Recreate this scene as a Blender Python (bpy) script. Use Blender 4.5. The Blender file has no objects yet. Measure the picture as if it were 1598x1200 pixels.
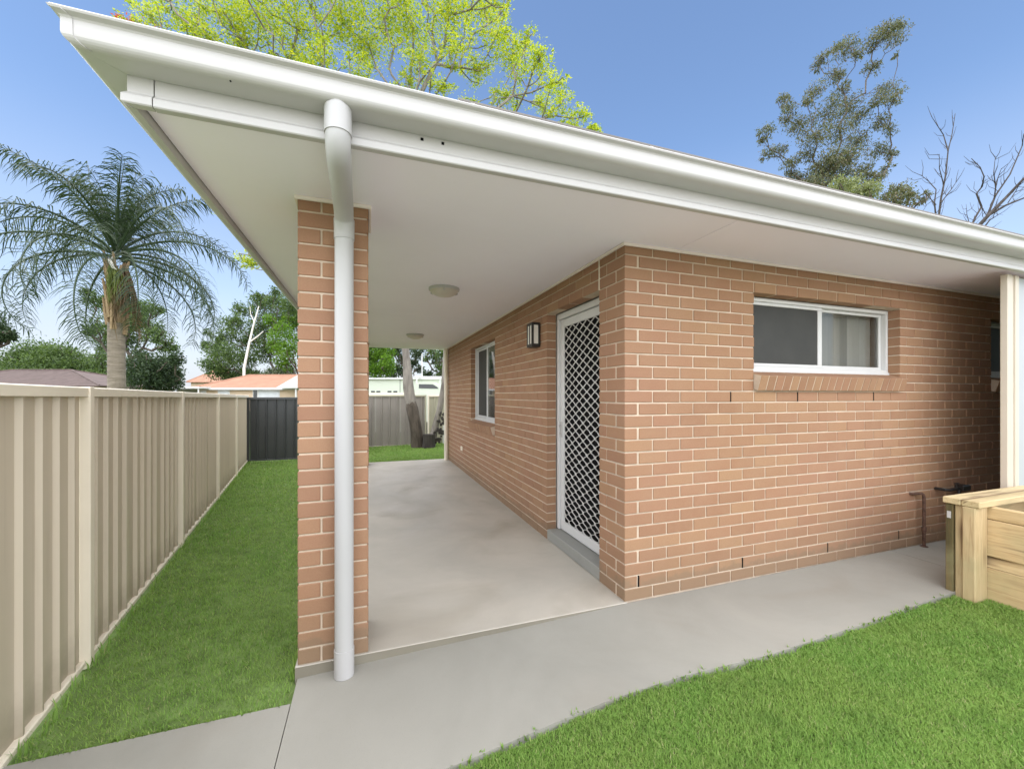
import bpy, math, random
import numpy as np
from mathutils import Vector, Matrix

random.seed(7)
RNG = np.random.default_rng(11)
R = math.radians
scene = bpy.context.scene
COL = scene.collection

# ------------------------------------------------------------------ camera, sky, sun, exposure
THETA = R(19.24)
ST, CT = math.sin(THETA), math.cos(THETA)
FPX, CX, HY, CAMZ = 639.0, 799.0, 617.0, 1.43
cam = bpy.data.objects.new('camera', bpy.data.cameras.new('camera'))
COL.objects.link(cam)
cam.location = (0, 0, CAMZ)
cam.rotation_euler = (R(90), 0, -THETA)
cam.data.sensor_width = 36.0
cam.data.lens = FPX / 1598 * 36.0
cam.data.shift_y = 17.0 / 1598
cam.data.clip_start = 0.05
cam.data.clip_end = 2000
scene.camera = cam

SUN_EL, SUN_AZ = R(62), R(226)          # azimuth clockwise from +Y: behind the camera, a little left
world = bpy.data.worlds.new('World')
scene.world = world
world.use_nodes = True
wn, wl = world.node_tree.nodes, world.node_tree.links
wn.clear()
w_out = wn.new('ShaderNodeOutputWorld')
w_bg = wn.new('ShaderNodeBackground')
w_sky = wn.new('ShaderNodeTexSky')
w_sky.sky_type = 'NISHITA'
w_sky.sun_disc = False
w_sky.sun_elevation = SUN_EL
w_sky.sun_rotation = SUN_AZ
w_sky.air_density = 1.0
w_sky.dust_density = 0.5
w_sky.ozone_density = 3.0
w_bg.inputs['Strength'].default_value = 0.078
# pale haze that thickens towards the horizon all the way round
w_tc = wn.new('ShaderNodeTexCoord'); w_sep = wn.new('ShaderNodeSeparateXYZ')
wl.new(w_tc.outputs['Generated'], w_sep.inputs[0])
w_rmp = wn.new('ShaderNodeValToRGB'); w_rmp.color_ramp.interpolation = 'EASE'
for k_, (p_, v_) in enumerate([(0.0, .92), (.09, .72), (.24, .30), (.50, 0.0)]):
    e_ = w_rmp.color_ramp.elements[k_] if k_ < 2 else w_rmp.color_ramp.elements.new(p_)
    e_.position = p_; e_.color = (v_, v_, v_, 1)
wl.new(w_sep.outputs['Z'], w_rmp.inputs[0])
w_mix = wn.new('ShaderNodeMix'); w_mix.data_type = 'RGBA'
w_mix.inputs[7].default_value = (3.2, 3.3, 3.7, 1)
wl.new(w_rmp.outputs[0], w_mix.inputs[0]); wl.new(w_sky.outputs[0], w_mix.inputs[6])
wl.new(w_mix.outputs[2], w_bg.inputs[0])
wl.new(w_bg.outputs[0], w_out.inputs[0])

sun_d = bpy.data.lights.new('sun', 'SUN')
sun_d.energy = 3.15
sun_d.angle = R(170)
sun_d.color = (1.0, 0.955, 0.90)
sun = bpy.data.objects.new('sun', sun_d)
COL.objects.link(sun)
to_sun = Vector((math.sin(SUN_AZ) * math.cos(SUN_EL), math.cos(SUN_AZ) * math.cos(SUN_EL), math.sin(SUN_EL)))
sun.rotation_euler = to_sun.to_track_quat('Z', 'Y').to_euler()

vs = scene.view_settings
vs.view_transform = 'Standard'
vs.look = 'None'
vs.gamma = 1.0
vs.exposure = 1.66
vs.use_curve_mapping = False
scene.cycles.max_bounces = 14
scene.cycles.diffuse_bounces = 12
scene.cycles.transparent_max_bounces = 8


# ------------------------------------------------------------------ helpers
def at(px, py, Z):
    """world point seen at photo pixel (px, py) at camera depth Z metres"""
    xc = (px - CX) / FPX * Z
    return Vector((xc * CT + Z * ST, -xc * ST + Z * CT, CAMZ - (py - HY) / FPX * Z))


def link(o, parent=None, base=None):
    COL.objects.link(o)
    if parent is not None:
        o.parent = parent
        if base is not None:
            o.location = Vector(o.location) - Vector(base)
    return o


def tag(o, label=None, cat=None, group=None, kind=None):
    if label: o['label'] = label
    if cat: o['category'] = cat
    if group: o['group'] = group
    if kind: o['kind'] = kind
    return o


class Thing:
    """an Empty at the base of a thing; parts are built in world coordinates"""
    def __init__(self, name, base, label, cat, group=None):
        self.o = bpy.data.objects.new(name, None)
        self.o.location = base
        self.o.empty_display_size = 0.1
        COL.objects.link(self.o)
        self.base = Vector(base)
        tag(self.o, label, cat, group)

    def part(self, name, mb, mat, smooth=False, label=None):
        return mb.build(name, mat, self.o, self.base, smooth, label)


_T = []
for sx in (-1, 1):
    for sy in (-1, 1):
        for sz in (-1, 1):
            _T.append((sx, sy, sz))


def _cb_template():
    faces = []
    idx = {c: i for i, c in enumerate(_T)}
    pos = np.array([[c[k] * (1.0 if k == a else 0.8) for k in range(3)] for c in _T for a in range(3)])
    def flip(c, a):
        c = list(c); c[a] = -c[a]; return tuple(c)
    for a in range(3):
        b, d = (a + 1) % 3, (a + 2) % 3
        for s in (-1, 1):
            c0 = [0, 0, 0]; c0[a] = s; c0[b] = -1; c0[d] = -1
            c0 = tuple(c0)
            cs = [c0, flip(c0, b), flip(flip(c0, b), d), flip(c0, d)]
            faces.append([idx[c] * 3 + a for c in cs])
    for c in range(3):
        a, b = (c + 1) % 3, (c + 2) % 3
        for sa in (-1, 1):
            for sb in (-1, 1):
                v = [0, 0, 0]; v[c] = -1; v[a] = sa; v[b] = sb
                c0 = tuple(v); c1 = flip(c0, c)
                faces.append([idx[c0] * 3 + a, idx[c1] * 3 + a, idx[c1] * 3 + b, idx[c0] * 3 + b])
    for c in _T:
        faces.append([idx[c] * 3, idx[c] * 3 + 1, idx[c] * 3 + 2])
    out = []
    for f in faces:
        p = pos[f]
        n = np.cross(p[1] - p[0], p[2] - p[0])
        if np.dot(n, p.mean(0)) < 0: f = f[::-1]
        out.append(f)
    return out


CBF = _cb_template()


class MB:
    def __init__(self):
        self.v, self.f = [], []

    def add(self, verts, faces):
        n = len(self.v)
        self.v.extend([tuple(p) for p in verts])
        self.f.extend([[i + n for i in f] for f in faces])
        return self

    def box(self, x0, x1, y0, y1, z0, z1, b=0.0, M=None):
        if b > 0:
            c = ((x0 + x1) / 2, (y0 + y1) / 2, (z0 + z1) / 2)
            h = (abs(x1 - x0) / 2, abs(y1 - y0) / 2, abs(z1 - z0) / 2)
            b = min(b, min(h) * 0.45)
            vs_ = [tuple(c[k] + s[k] * (h[k] - (0 if k == a else b)) for k in range(3)) for s in _T for a in range(3)]
            fs_ = CBF
        else:
            vs_ = [(x, y, z) for x in (x0, x1) for y in (y0, y1) for z in (z0, z1)]
            fs_ = [[0, 1, 3, 2], [4, 6, 7, 5], [0, 4, 5, 1], [2, 3, 7, 6], [0, 2, 6, 4], [1, 5, 7, 3]]
        if M is not None: vs_ = [tuple(M @ Vector(p)) for p in vs_]
        return self.add(vs_, fs_)

    def tube(self, path, radii, n=8, cap=True):
        path = [Vector(p) for p in path]
        if not isinstance(radii, (list, tuple)): radii = [radii] * len(path)
        vs_, fs_ = [], []
        prev = None
        for i, p in enumerate(path):
            t = (path[min(i + 1, len(path) - 1)] - path[max(i - 1, 0)]).normalized()
            if prev is None:
                u = t.orthogonal().normalized()
            else:
                u = prev - t * prev.dot(t)
                u = u.normalized() if u.length > 1e-6 else t.orthogonal().normalized()
            prev = u
            w = t.cross(u)
            for k in range(n):
                a = 2 * math.pi * k / n
                vs_.append(p + (u * math.cos(a) + w * math.sin(a)) * radii[i])
        for i in range(len(path) - 1):
            for k in range(n):
                k2 = (k + 1) % n
                fs_.append([i * n + k, i * n + k2, (i + 1) * n + k2, (i + 1) * n + k])
        if cap:
            fs_.append(list(range(n))[::-1])
            fs_.append([(len(path) - 1) * n + k for k in range(n)])
        return self.add(vs_, fs_)

    def lathe(self, prof, c, n=24):
        vs_ = [(c[0] + r * math.cos(2 * math.pi * k / n), c[1] + r * math.sin(2 * math.pi * k / n), c[2] + z) for r, z in prof for k in range(n)]
        fs_ = [[i * n + k, i * n + (k + 1) % n, (i + 1) * n + (k + 1) % n, (i + 1) * n + k] for i in range(len(prof) - 1) for k in range(n)]
        return self.add(vs_, fs_)

    def sweep(self, rings, closed=True):
        """rings: lists of points, all of one length, joined in order; ends capped"""
        m = len(rings[0])
        vs_ = [p for r in rings for p in r]
        fs_ = [[i * m + k, i * m + (k + 1) % m, (i + 1) * m + (k + 1) % m, (i + 1) * m + k] for i in range(len(rings) - 1) for k in range(m if closed else m - 1)]
        if closed:
            fs_.append(list(range(m))[::-1])
            fs_.append([(len(rings) - 1) * m + k for k in range(m)])
        return self.add(vs_, fs_)

    def build(self, name, mat, parent=None, base=None, smooth=False, label=None):
        me = bpy.data.meshes.new(name)
        me.from_pydata([tuple(p) for p in self.v], [], self.f)
        me.materials.append(mat)
        if smooth:
            me.polygons.foreach_set('use_smooth', [True] * len(me.polygons))
            me.set_sharp_from_angle(angle=R(42))
        me.update()
        o = bpy.data.objects.new(name, me)
        link(o, parent, base)
        if label: o['label'] = label
        return o


def mesh_np(name, V, F, mat, parent=None, base=None, smooth=False):
    """V (n,3), F (m,k) with one polygon size"""
    me = bpy.data.meshes.new(name)
    k = F.shape[1]
    me.vertices.add(len(V)); me.vertices.foreach_set('co', V.astype(np.float32).ravel())
    me.loops.add(F.size); me.loops.foreach_set('vertex_index', F.astype(np.int32).ravel())
    me.polygons.add(len(F))
    me.polygons.foreach_set('loop_start', np.arange(0, F.size, k, dtype=np.int32))
    me.polygons.foreach_set('loop_total', np.full(len(F), k, dtype=np.int32))
    me.materials.append(mat)
    if smooth: me.polygons.foreach_set('use_smooth', [True] * len(F))
    me.update(calc_edges=True)
    me.validate()
    o = bpy.data.objects.new(name, me)
    return link(o, parent, base)


# ------------------------------------------------------------------ materials
def _nodes(name):
    m = bpy.data.materials.new(name)
    m.use_nodes = True
    nt = m.node_tree
    return m, nt.nodes, nt.links, nt.nodes['Principled BSDF']


def mixcol(n, l, fac, a, b, mode='MIX'):
    x = n.new('ShaderNodeMix'); x.data_type = 'RGBA'; x.blend_type = mode
    if isinstance(fac, (int, float)): x.inputs[0].default_value = fac
    else: l.new(fac, x.inputs[0])
    for s, v in ((6, a), (7, b)):
        if isinstance(v, (tuple, list)): x.inputs[s].default_value = (*v[:3], 1)
        else: l.new(v, x.inputs[s])
    return x.outputs[2]


def noise(n, l, scale, detail=4, rough=.55, dist=0, vec=None, stretch=None):
    t = n.new('ShaderNodeTexNoise')
    t.inputs['Scale'].default_value = scale; t.inputs['Detail'].default_value = detail
    t.inputs['Roughness'].default_value = rough; t.inputs['Distortion'].default_value = dist
    if vec is None:
        g = n.new('ShaderNodeNewGeometry'); vec = g.outputs['Position']
    if stretch:
        mp = n.new('ShaderNodeMapping'); mp.inputs['Scale'].default_value = stretch
        l.new(vec, mp.inputs['Vector']); vec = mp.outputs[0]
    l.new(vec, t.inputs['Vector'])
    return t.outputs['Fac']


def ramp(n, l, fac, stops):
    r = n.new('ShaderNodeValToRGB')
    e = r.color_ramp.elements
    while len(e) < len(stops): e.new(0.5)
    for k, (p, c) in enumerate(stops):
        e[k].position = p
        e[k].color = (*c, 1) if isinstance(c, (tuple, list)) else (c, c, c, 1)
    l.new(fac, r.inputs[0])
    return r.outputs[0]


def bump(n, l, h, strength, dist, bsdf):
    b = n.new('ShaderNodeBump')
    b.inputs['Strength'].default_value = strength; b.inputs['Distance'].default_value = dist
    l.new(h, b.inputs['Height']); l.new(b.outputs[0], bsdf.inputs['Normal'])


def plain(name, col, rough=.5, var=.12, scale=3.0, spec=.4, bmp=0.0, bscale=40, metal=0, stretch=None, coat=0):
    m, n, l, b = _nodes(name)
    f = noise(n, l, scale, 5, .6, stretch=stretch)
    dark = tuple(c * (1 - var) for c in col); lite = tuple(min(1, c * (1 + var)) for c in col)
    l.new(ramp(n, l, f, [(.3, dark), (.7, lite)]), b.inputs['Base Color'])
    b.inputs['Roughness'].default_value = rough
    b.inputs['Specular IOR Level'].default_value = spec
    b.inputs['Metallic'].default_value = metal
    if coat: b.inputs['Coat Weight'].default_value = coat
    if bmp: bump(n, l, noise(n, l, bscale, 4, .6), bmp, .01, b)
    return m


def brick_mat(name, island):
    m, n, l, b = _nodes(name)
    if island:
        g = n.new('ShaderNodeNewGeometry'); rnd = g.outputs['Random Per Island']
    else:
        g = n.new('ShaderNodeObjectInfo'); rnd = g.outputs['Random']
    base = ramp(n, l, rnd, [(0, (.243, .124, .067)), (.2, (.290, .146, .082)), (.4, (.309, .175, .091)), (.6, (.318, .159, .093)), (.8, (.335, .187, .101)), (1, (.367, .220, .113))])
    blot = noise(n, l, 5.0, 5, .65)
    c = mixcol(n, l, blot, base, (.34, .214, .126))
    fine = noise(n, l, 160, 3, .7)
    c = mixcol(n, l, ramp(n, l, fine, [(.35, .72), (.62, 1.0)]), (.24, .12, .07), c)
    big = noise(n, l, .55, 3, .5)
    c = mixcol(n, l, ramp(n, l, big, [(.35, 0.0), (.7, .22)]), c, (.36, .19, .15))
    gz_ = n.new('ShaderNodeNewGeometry'); sx_ = n.new('ShaderNodeSeparateXYZ'); l.new(gz_.outputs['Position'], sx_.inputs[0])
    ad = n.new('ShaderNodeMath'); ad.operation = 'MULTIPLY_ADD'; ad.inputs[1].default_value = -.22
    l.new(noise(n, l, 7, 5, .65), ad.inputs[0]); l.new(sx_.outputs['Z'], ad.inputs[2])
    c = mixcol(n, l, ramp(n, l, ad.outputs[0], [(0.0, .75), (.03, .30), (.30, 0.0)]), c, (.215, .15, .095))
    l.new(c, b.inputs['Base Color'])
    b.inputs['Roughness'].default_value = .82
    b.inputs['Specular IOR Level'].default_value = .25
    drag = noise(n, l, 260, 3, .7, stretch=(.35, .35, 1.6))
    bump(n, l, drag, .35, .004, b)
    return m


def _band(n, l, v, lo, hi):
    mr = n.new('ShaderNodeMapRange'); mr.inputs['From Min'].default_value = lo; mr.inputs['From Max'].default_value = hi
    mr.inputs['To Max'].default_value = .75
    l.new(v, mr.inputs['Value'])
    return mr.outputs[0]


def concrete_mat(name, c0, c1, rough=.65, stain=(.30, .28, .22), sscale=.8, samt=.35, sheen=0, wall_dirt=False):
    m, n, l, b = _nodes(name)
    f = noise(n, l, .9, 6, .6, .6)
    c = ramp(n, l, f, [(.3, c0), (.7, c1)])
    s = noise(n, l, sscale, 4, .5, 1.8)
    c = mixcol(n, l, ramp(n, l, s, [(.5, 0.0), (.78, samt)]), c, stain)
    sp = noise(n, l, 220, 2, .6)
    c = mixcol(n, l, ramp(n, l, sp, [(.28, .35), (.42, 0.0)]), c, (.22, .21, .19))
    l.new(c, b.inputs['Base Color'])
    sw = noise(n, l, 2.6, 5, .6, 2.6, stretch=(.55, 1.4, 1))
    c = mixcol(n, l, ramp(n, l, sw, [(.42, 0.0), (.55, .20), (.62, 0.0)]), c, tuple(x * 1.22 for x in c1))
    bl = noise(n, l, 11, 3, .5)
    c = mixcol(n, l, ramp(n, l, bl, [(.70, 0.0), (.78, .30)]), c, stain)
    if wall_dirt:
        gy = n.new('ShaderNodeNewGeometry'); sy_ = n.new('ShaderNodeSeparateXYZ'); l.new(gy.outputs['Position'], sy_.inputs[0])
        ma = n.new('ShaderNodeMath'); ma.operation = 'MULTIPLY_ADD'; ma.inputs[1].default_value = .22
        l.new(noise(n, l, 4.5, 6, .7), ma.inputs[0]); l.new(sy_.outputs['Y'], ma.inputs[2])
        c = mixcol(n, l, _band(n, l, ma.outputs[0], 2.46, 2.54), c, (.15, .125, .09))
    rr = ramp(n, l, noise(n, l, 1.7, 4, .6, .8), [(.3, rough - .12), (.7, rough + .12)])
    l.new(rr, b.inputs['Roughness'])
    b.inputs['Specular IOR Level'].default_value = .4 + sheen
    bump(n, l, noise(n, l, 90, 5, .65), .16, .004, b)
    return m


def foliage_mat(name, cols, trans=.35, rough=.55):
    m = bpy.data.materials.new(name); m.use_nodes = True
    n, l = m.node_tree.nodes, m.node_tree.links
    n.clear()
    out = n.new('ShaderNodeOutputMaterial')
    g = n.new('ShaderNodeNewGeometry')
    k = len(cols)
    c = ramp(n, l, g.outputs['Random Per Island'], [(i / (k - 1), cols[i]) for i in range(k)])
    d = n.new('ShaderNodeBsdfPrincipled'); d.inputs['Roughness'].default_value = rough; d.inputs['Specular IOR Level'].default_value = .25
    t = n.new('ShaderNodeBsdfTranslucent')
    l.new(c, d.inputs['Base Color'])
    tc = mixcol(n, l, 1.0, c, (1.25, 1.3, .6), 'MULTIPLY')
    l.new(tc, t.inputs['Color'])
    mx = n.new('ShaderNodeMixShader'); mx.inputs[0].default_value = trans
    l.new(d.outputs[0], mx.inputs[1]); l.new(t.outputs[0], mx.inputs[2]); l.new(mx.outputs[0], out.inputs[0])
    return m


def glass_mat(name, tint=(.75, .8, .78), refl=.18):
    m = bpy.data.materials.new(name); m.use_nodes = True
    n, l = m.node_tree.nodes, m.node_tree.links
    n.clear()
    out = n.new('ShaderNodeOutputMaterial')
    tr = n.new('ShaderNodeBsdfTransparent'); tr.inputs[0].default_value = (*tint, 1)
    gl = n.new('ShaderNodeBsdfGlossy'); gl.inputs['Roughness'].default_value = .03
    lw = n.new('ShaderNodeLayerWeight'); lw.inputs[0].default_value = .5
    pw_ = n.new('ShaderNodeMath'); pw_.operation = 'POWER'; pw_.inputs[1].default_value = 4.0
    l.new(lw.outputs['Facing'], pw_.inputs[0])
    fr = n.new('ShaderNodeMath'); fr.operation = 'MULTIPLY_ADD'; fr.inputs[1].default_value = .9; fr.inputs[2].default_value = .035
    l.new(pw_.outputs[0], fr.inputs[0])
    mx = n.new('ShaderNodeMixShader')
    l.new(fr.outputs[0], mx.inputs[0]); l.new(tr.outputs[0], mx.inputs[1]); l.new(gl.outputs[0], mx.inputs[2]); l.new(mx.outputs[0], out.inputs[0])
    return m


def bark_mat(name, c0, c1, scale=6, stretch=(1, 1, .25)):
    m, n, l, b = _nodes(name)
    f = noise(n, l, scale, 6, .65, .4, stretch=stretch)
    l.new(ramp(n, l, f, [(.32, c0), (.68, c1)]), b.inputs['Base Color'])
    b.inputs['Roughness'].default_value = .9
    bump(n, l, noise(n, l, scale * 5, 4, .6, stretch=stretch), .6, .02, b)
    return m


def wood_mat(name, c0, c1, c2, axis=(1, .06, 1), scale=14, knots=True):
    m, n, l, b = _nodes(name)
    f = noise(n, l, scale, 5, .6, 1.2, stretch=axis)
    c = ramp(n, l, f, [(.25, c0), (.5, c1), (.75, c2)])
    f2 = noise(n, l, 2.2, 4, .6, .5)
    oi = n.new('ShaderNodeObjectInfo')
    c = mixcol(n, l, ramp(n, l, f2, [(.42, 0.0), (.7, .65)]), c, (.34, .31, .16))
    g3 = noise(n, l, scale * 4, 3, .7, .3, stretch=axis)
    c = mixcol(n, l, ramp(n, l, g3, [(.30, .55), (.5, 0.0)]), c, (.27, .16, .06))
    c = mixcol(n, l, .18, c, ramp(n, l, oi.outputs['Random'], [(0, c0), (1, c2)]))
    crk = noise(n, l, 5, 3, .5, 2.0, stretch=tuple(a * 1.0 for a in axis))
    c = mixcol(n, l, ramp(n, l, crk, [(.33, .85), (.39, 0.0)]), c, (.12, .065, .025))
    vo = n.new('ShaderNodeTexVoronoi'); vo.inputs['Scale'].default_value = 3.2
    g4 = n.new('ShaderNodeNewGeometry'); mp4 = n.new('ShaderNodeMapping')
    mp4.inputs['Scale'].default_value = tuple(.45 if a < .5 else 1.3 for a in axis)
    l.new(g4.outputs['Position'], mp4.inputs['Vector']); l.new(mp4.outputs[0], vo.inputs['Vector'])
    c = mixcol(n, l, ramp(n, l, vo.outputs['Distance'], [(.05, .85), (.10, .35), (.17, 0.0)]), c, (.13, .07, .03))
    l.new(c, b.inputs['Base Color'])
    b.inputs['Roughness'].default_value = .75
    bump(n, l, noise(n, l, scale * 3, 4, .6, stretch=axis), .4, .006, b)
    return m


M = {}
M['brick'] = brick_mat('brick', False)
M['brick_stuff'] = brick_mat('brick_joined', True)
M['mortar'] = plain('mortar', (.55, .45, .345), .9, .16, 6, .15, .4, 140)
M['white_metal'] = plain('white_metal', (.465, .455, .438), .38, .04, 1.2, .45)
M['white_frame'] = plain('white_frame', (.60, .60, .585), .35, .03, 2, .5)
M['soffit'] = plain('soffit_paint', (.91, .87, .96), .6, .03, .7, .3)
M['grille_white'] = plain('grille_white', (.64, .63, .60), .4, .03, 2, .4)
M['bead'] = plain('bead_paint', (.80, .71, .66), .6, .05, 3, .3)
M['pvc'] = plain('pvc_paint', (.425, .422, .415), .4, .05, 1.6, .4, stretch=(1, 1, .3))
M['slab'] = concrete_mat('verandah_concrete', (.36, .338, .288), (.475, .438, .37), .5, (.27, .235, .175), .8, .7, .1)
M['path'] = concrete_mat('path_concrete', (.242, .236, .203), (.304, .295, .256), .75, (.225, .20, .16), .75, .5, 0, True)
M['step'] = concrete_mat('step_concrete', (.21, .21, .19), (.28, .28, .255), .7)
M['fence_cream'] = plain('fence_cream', (.535, .465, .36), .36, .05, 1.5, .5, stretch=(1, 1, .15))
def soil_splash(m, z0, z1, col):
    n, l = m.node_tree.nodes, m.node_tree.links
    b = n['Principled BSDF']; src = b.inputs['Base Color'].links[0].from_socket
    g = n.new('ShaderNodeNewGeometry'); sp = n.new('ShaderNodeSeparateXYZ'); l.new(g.outputs['Position'], sp.inputs[0])
    ma = n.new('ShaderNodeMath'); ma.operation = 'MULTIPLY_ADD'; ma.inputs[1].default_value = -.30
    l.new(noise(n, l, 9, 6, .7), ma.inputs[0]); l.new(sp.outputs['Z'], ma.inputs[2])
    mr = n.new('ShaderNodeMapRange'); mr.inputs['From Min'].default_value = z0; mr.inputs['From Max'].default_value = z1
    mr.inputs['To Min'].default_value = .55; mr.inputs['To Max'].default_value = 0.0
    l.new(ma.outputs[0], mr.inputs['Value'])
    c = mixcol(n, l, mr.outputs[0], src, col)
    st = noise(n, l, 14, 4, .6, .4, stretch=(1, 1, .05))
    c = mixcol(n, l, ramp(n, l, st, [(.58, 0.0), (.74, .22)]), c, tuple(x * 1.6 for x in col))
    l.new(c, b.inputs['Base Color'])


soil_splash(M['fence_cream'], -.22, .02, (.20, .165, .115))
M['fence_trim'] = plain('fence_trim', (.76, .69, .56), .42, .05, 2, .4)
M['fence_charcoal'] = plain('fence_charcoal', (.050, .053, .052), .45, .1, 2, .4)
M['fence_taupe'] = plain('fence_taupe', (.24, .215, .185), .5, .1, 1, .35)
M['fence_sand'] = plain('fence_sand', (.36, .34, .25), .5, .1, 1, .35)
M['dark_screen'] = plain('insect_screen', (.027, .027, .023), .55, .2, 4, .5)
M['black'] = plain('dark_opening', (.004, .004, .004), .8, .1, 4, .1)
M['black_metal'] = plain('black_metal', (.02, .017, .015), .45, .2, 20, .5)
M['opal'] = plain('opal_glass', (.78, .76, .70), .35, .04, 8, .5)
M['lamp_glass'] = plain('frosted_glass', (.55, .50, .43), .35, .06, 10, .5)
M['glass'] = glass_mat('window_glass', (.84, .84, .82))
M['blind'] = plain('blind_fabric', (.50, .52, .51), .8, .08, 3, .2)
_n, _l = M['blind'].node_tree.nodes, M['blind'].node_tree.links
_oi = _n.new('ShaderNodeObjectInfo')
_l.new(ramp(_n, _l, _oi.outputs['Random'], [(0, (.32, .33, .325)), (.5, (.48, .49, .48)), (1, (.60, .60, .58))]), _n['Principled BSDF'].inputs['Base Color'])
M['rust'] = plain('rusty_pipe', (.10, .055, .038), .8, .5, 40, .3, .5, 90)
M['rubber'] = plain('dark_gap', (.05, .045, .04), .9, .2, 30, .2)
M['timber'] = wood_mat('treated_pine', (.42, .28, .13), (.54, .385, .195), (.60, .45, .25), axis=(1, .07, 1))
M['timber_up'] = wood_mat('treated_pine_upright', (.40, .285, .14), (.52, .39, .21), (.58, .455, .265), axis=(1, 1, .07))
M['timber_x'] = wood_mat('treated_pine_cap', (.47, .345, .175), (.57, .435, .235), (.62, .49, .29), axis=(.07, 1, 1))
M['timber_dark'] = wood_mat('shade_toned_timber', (.035, .028, .01), (.07, .055, .018), (.13, .10, .035), axis=(1, 1, .07))  # shade on the planter's end post, put into its dark timber colour
M['soil'] = plain('soil', (.05, .035, .022), .95, .4, 12, .1, .6, 40)
M['roof_metal'] = plain('grey_roof', (.16, .145, .13), .5, .1, 2, .4)
M['roof_brown'] = plain('brown_tiles', (.105, .078, .070), .8, .2, 1.5, .2)
M['roof_terra'] = plain('terracotta_tiles', (.36, .20, .135), .8, .12, 1.0, .2)
M['cream_wall'] = plain('cream_wall', (.58, .45, .32), .8, .06, .6, .2)
M['pale_panel'] = plain('pale_panel', (.40, .42, .43), .5, .04, 1, .4)
M['mint'] = plain('mint_metal', (.56, .60, .50), .5, .05, 1, .4)
M['dark_win'] = plain('dark_window', (.03, .035, .04), .2, .2, 2, .6)
M['pale_win'] = plain('pale_blind', (.55, .57, .58), .5, .05, 2, .4)
M['bark_brown'] = bark_mat('bark_brown', (.035, .026, .018), (.13, .105, .08))
M['bark_grey'] = bark_mat('bark_grey', (.11, .095, .08), (.30, .27, .23))
M['bark_pale'] = bark_mat('bark_pale', (.60, .57, .51), (.78, .75, .69))
M['bark_dark'] = bark_mat('bark_dark', (.018, .014, .012), (.06, .05, .042))
M['palm_bark'] = bark_mat('palm_bark', (.13, .105, .08), (.27, .225, .18), 7, (.6, .6, 3.0))
M['boots'] = bark_mat('palm_boots', (.17, .11, .06), (.42, .30, .18), 8, (1, 1, .12))
M['dead_frond'] = foliage_mat('dead_frond', [(.10, .065, .035), (.20, .14, .08)], .15)
M['palm_leaf'] = foliage_mat('palm_leaf', [(.022, .038, .021), (.040, .066, .032), (.064, .095, .044)], .2, .4)
M['palm_fruit'] = foliage_mat('palm_seed', [(.12, .16, .03), (.20, .24, .06)], .1)
M['leaf_lime'] = foliage_mat('leaf_lime', [(.13, .21, .024), (.28, .375, .034), (.47, .52, .045), (.63, .62, .055)], .47)
M['leaf_gum'] = foliage_mat('leaf_gum', [(.055, .07, .034), (.105, .122, .06), (.16, .172, .09), (.14, .10, .06)], .25)
M['leaf_mid'] = foliage_mat('leaf_mid', [(.032, .060, .018), (.068, .115, .034), (.12, .18, .05)], .3)
M['leaf_dark'] = foliage_mat('leaf_dark', [(.016, .032, .014), (.032, .058, .024), (.058, .09, .034)], .25)
M['leaf_bright'] = foliage_mat('leaf_bright', [(.055, .12, .012), (.10, .20, .02), (.15, .27, .03)], .45)
M['leaf_pale'] = foliage_mat('leaf_pale', [(.12, .15, .06), (.20, .23, .10), (.28, .30, .15)], .3)
M['leaf_white'] = foliage_mat('leaf_white', [(.05, .09, .03), (.10, .15, .06), (.45, .46, .40)], .3)
M['leaf_red'] = foliage_mat('leaf_red', [(.40, .07, .03), (.50, .13, .05)], .4)


def grass_material():
    m = bpy.data.materials.new('grass_blade'); m.use_nodes = True
    n, l = m.node_tree.nodes, m.node_tree.links
    n.clear()
    out = n.new('ShaderNodeOutputMaterial')
    g = n.new('ShaderNodeNewGeometry')
    c = ramp(n, l, g.outputs['Random Per Island'], [(0, (.135, .265, .048)), (.4, (.19, .345, .064)), (.8, (.25, .415, .088)), (.94, (.31, .42, .12)), (1, (.48, .44, .24))])
    f = noise(n, l, 1.6, 5, .6, .6)
    c = mixcol(n, l, ramp(n, l, f, [(.35, 0.0), (.7, .55)]), c, (.29, .39, .095))
    f2 = noise(n, l, 5.5, 4, .6)
    c = mixcol(n, l, ramp(n, l, f2, [(.5, 0.0), (.72, .5)]), c, (.11, .215, .042))
    d = n.new('ShaderNodeBsdfPrincipled'); d.inputs['Roughness'].default_value = .6; d.inputs['Specular IOR Level'].default_value = .2
    t = n.new('ShaderNodeBsdfTranslucent')
    l.new(c, d.inputs['Base Color']); l.new(c, t.inputs['Color'])
    mx = n.new('ShaderNodeMixShader'); mx.inputs[0].default_value = .4
    l.new(d.outputs[0], mx.inputs[1]); l.new(t.outputs[0], mx.inputs[2]); l.new(mx.outputs[0], out.inputs[0])
    return m


M['grass'] = grass_material()
M['turf'] = plain('turf_base', (.15, .22, .07), .9, .35, 9, .1, .6, 60)
M['far_ground'] = plain('far_ground', (.06, .085, .03), .95, .3, .5, .1)


# ------------------------------------------------------------------ measurements (metres)
XW, YW = 1.668, 2.415          # outer corner of the brick house
XE, YE = 8.40, 9.10
PX0, PX1 = -.357, -.004        # brick pillar
ZC = 2.485                     # soffit
CH = .086                      # brick course
DOOR = (2.749, 3.734, 0.0, 26 * CH)
SWIN = (5.52, 6.94, 12 * CH, 26 * CH)
FWIN = [(2.862, 4.683, 19 * CH, 26 * CH), (6.204, 7.40, 19 * CH, 26 * CH)]
YF, XF = 1.80, -.80            # outer faces of the fascias
YB = 9.55


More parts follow.
